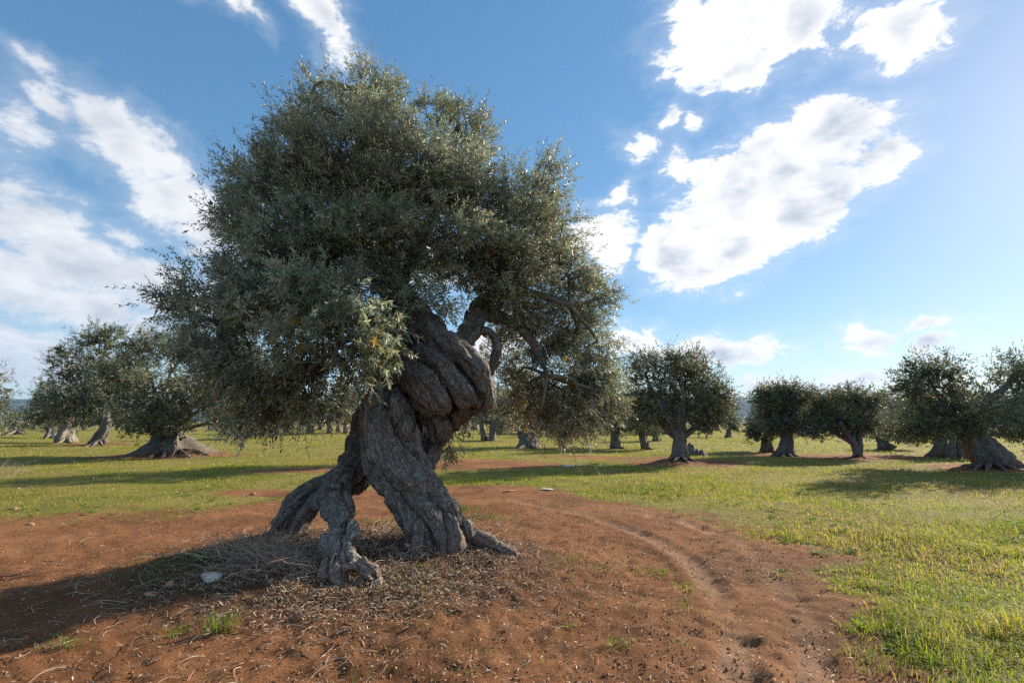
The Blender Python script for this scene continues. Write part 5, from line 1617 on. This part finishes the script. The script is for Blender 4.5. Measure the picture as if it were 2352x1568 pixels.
def build_pebbles():
    rng = np.random.default_rng(31)
    n = 14000
    r = 3.1 + 9 * rng.uniform(0, 1, n) ** 1.3
    th = rng.uniform(-R(50), R(50), n)
    x, y = r * np.sin(th), r * np.cos(th)
    g = grassiness(x, y)
    keep = (g < .4) & (fbm2(x, y, 1.0, 3, 81) > .42)
    x, y = x[keep], y[keep]
    n = len(x)
    z = ground_height(x, y)[0]
    oc = np.array([[1, 0, 0], [0, 1, 0], [-1, 0, 0], [0, -1, 0], [0, 0, 1], [0, 0, -1.0]])
    sz = rng.uniform(.003, .011, n) * np.where(rng.uniform(0, 1, n) < .06, 1.7, 1)
    V = np.stack([x, y, z + sz * .2], 1)[:, None, :] + oc[None] * sz[:, None, None] * rng.uniform(.6, 1.3, (n, 6, 1)) + rng.normal(0, .18, (n, 6, 3)) * sz[:, None, None]
    f = np.array([[0, 1, 4], [1, 2, 4], [2, 3, 4], [3, 0, 4], [1, 0, 5], [2, 1, 5], [3, 2, 5], [0, 3, 5]])
    T_ = (np.arange(n)[:, None, None] * 6 + f[None]).reshape(-1, 3)
    pal = np.array([[.25, .105, .045], [.28, .13, .065], [.17, .072, .035], [.33, .18, .1]])
    c = pal[rng.integers(0, 4, n)] * rng.uniform(.7, 1.2, (n, 1))
    a = Acc()
    a.add(V.reshape(-1, 3), None, T_, col=np.concatenate([np.repeat(c, 6, 0), np.ones((n * 6, 1))], 1))
    link('soil_clods', a.mesh('soil_clods', M_STRAW), label='small clods and pebbles on the red soil', cat='clods', kind='stuff')
build_pebbles()

def build_flowers():
    rng = np.random.default_rng(63)
    n = 2600
    r = (4 ** .6 + rng.uniform(0, 1, n) * (32 ** .6 - 4 ** .6)) ** (1 / .6)
    th = rng.uniform(-R(50), R(50), n)
    x, y = r * np.sin(th), r * np.cos(th)
    g = grassiness(x, y)
    keep = (g > .6) & (fbm2(x, y, .5, 3, 91) > .5)
    x, y, r = x[keep], y[keep], r[keep]
    n = len(x)
    z = ground_height(x, y)[0] + rng.uniform(.04, .10, n)
    k = 6
    an = np.arange(k) * 2 * math.pi / k
    rad = rng.uniform(.005, .010, n) * (1 + r * .03)
    tx, ty = rng.normal(0, .5, n), rng.normal(0, .5, n)
    dx, dy = np.cos(an)[None] * rad[:, None], np.sin(an)[None] * rad[:, None]
    ring = np.stack([x[:, None] + dx, y[:, None] + dy, z[:, None] + dx * tx[:, None] + dy * ty[:, None]], -1)
    c = np.stack([x, y, z - rad * .5], 1)[:, None]
    V = np.concatenate([ring, c], 1).reshape(-1, 3)
    i = np.arange(k)
    f = np.stack([i, np.roll(i, -1), np.full(k, k)], 1)
    T_ = (np.arange(n)[:, None, None] * (k + 1) + f[None]).reshape(-1, 3)
    white = rng.uniform(0, 1, n) < .8
    col = np.where(white[:, None], np.array([[.75, .75, .72]]), np.array([[.7, .42, .03]]))
    a = Acc()
    a.add(V, None, T_, col=np.concatenate([np.repeat(col, k + 1, 0), np.ones((n * (k + 1), 1))], 1))
    link('wild_flowers', a.mesh('wild_flowers', M_STRAW), label='tiny white and yellow flowers dotted through the turf', cat='flowers', kind='stuff')
build_flowers()

def build_seed_heads():
    rng = np.random.default_rng(88)
    n = 900
    r = (3.6 ** .7 + rng.uniform(0, 1, n) * (18 ** .7 - 3.6 ** .7)) ** (1 / .7)
    th = rng.uniform(R(6), R(50), n)
    x, y = r * np.sin(th), r * np.cos(th)
    keep = (grassiness(x, y) > .5) & (fbm2(x, y, .7, 3, 93) > .5)
    x, y = x[keep], y[keep]
    z = ground_height(x, y)[0]
    a = Acc()
    for k in range(len(x)):
        h = rng.uniform(.10, .30)
        tip = np.array([x[k] + rng.normal(0, .04), y[k] + rng.normal(0, .04), z[k] + h])
        C = np.array([[x[k], y[k], z[k] - .01], [(x[k] + tip[0]) / 2 + .01, (y[k] + tip[1]) / 2, z[k] + h * .55], tip])
        V, q, tr = tube(C, np.array([.0016, .0013, .001]), 3, cap=False)
        c_ = np.array([.24, .18, .09]) * rng.uniform(.6, 1.2)
        a.add(V, q, None, col=np.tile([[*c_, 1.0]], (len(V), 1)))
        C2 = np.array([tip, tip + [0, 0, .008], tip + [.002, 0, .022]])
        V, q, tr = tube(C2, np.array([.003, .0065, .002]), 5)
        a.add(V, q, tr, col=np.tile([[.05, .035, .025, 1.0]], (len(V), 1)))
    link('seed_heads', a.mesh('seed_heads', M_STRAW), label='thin dry stalks with dark seed heads above the right-hand turf', cat='dry stalks', kind='stuff')
build_seed_heads()

# old broken stump beside the round-crowned tree
def build_stump():
    p = gp(1596, 1046)
    s = p[1] / F
    root = link('tree_stump', None, None, 'broken old stump just right of the round-crowned olive trunk', 'stump', loc=p)
    for k, (dx, h, r) in enumerate(((-9, 24, 10), (4, 14, 9), (17, 9, 8))):
        c = catmull([[dx * s, 0, -.08, r * s * 1.5], [dx * s * .95, .02, h * s * .5, r * s], [dx * s * .8, .04, h * s, r * s * .7]], n=6)
        V, q, tr = tube(c[:, :3], c[:, 3], 12, .6, .2, 4, .35, 60 + k)
        V[:, 2] += (V[:, 2] > h * s * .8) * (fbm(V * 12, 2, .5, k) - .5) * .3
        a = Acc()
        a.add(V, q, tr, gv=V[:, [2, 0, 1]], tint=np.tile([[.15, .2, 0, 1.0]], (len(V), 1)))
        link('wood', a.mesh('wood', M_BARK, True, {'gv': 'FLOAT_VECTOR', 'tint': 'FLOAT_COLOR'}), root)
build_stump()

# ------------------------------------------------------------------ haze: one closed box of thin air
def build_haze():
    m = bpy.data.materials.new('haze')
    m.use_nodes = True
    m.node_tree.nodes.clear()
    nb = NB(m.node_tree)
    out = nb.n('ShaderNodeOutputMaterial')
    pv = nb.n('ShaderNodeVolumePrincipled')
    pv.inputs['Color'].default_value = (.22, .50, 1.0, 1)
    pv.inputs['Density'].default_value = HAZE
    pv.inputs['Anisotropy'].default_value = 0.0
    nb.link(pv.outputs[0], out.inputs['Volume'])
    r, z0, z1 = 7600.0, -12.0, 260.0
    V = [(sx_ * r, sy_ * r, z) for z in (z0, z1) for sx_, sy_ in ((-1, -1), (1, -1), (1, 1), (-1, 1))]
    Fq = [(0, 3, 2, 1), (4, 5, 6, 7), (0, 1, 5, 4), (1, 2, 6, 5), (2, 3, 7, 6), (3, 0, 4, 7)]
    link('haze', mesh_np('haze', np.array(V), [np.array(Fq)], m), kind='stuff')
HAZE = 0.00009
build_haze()
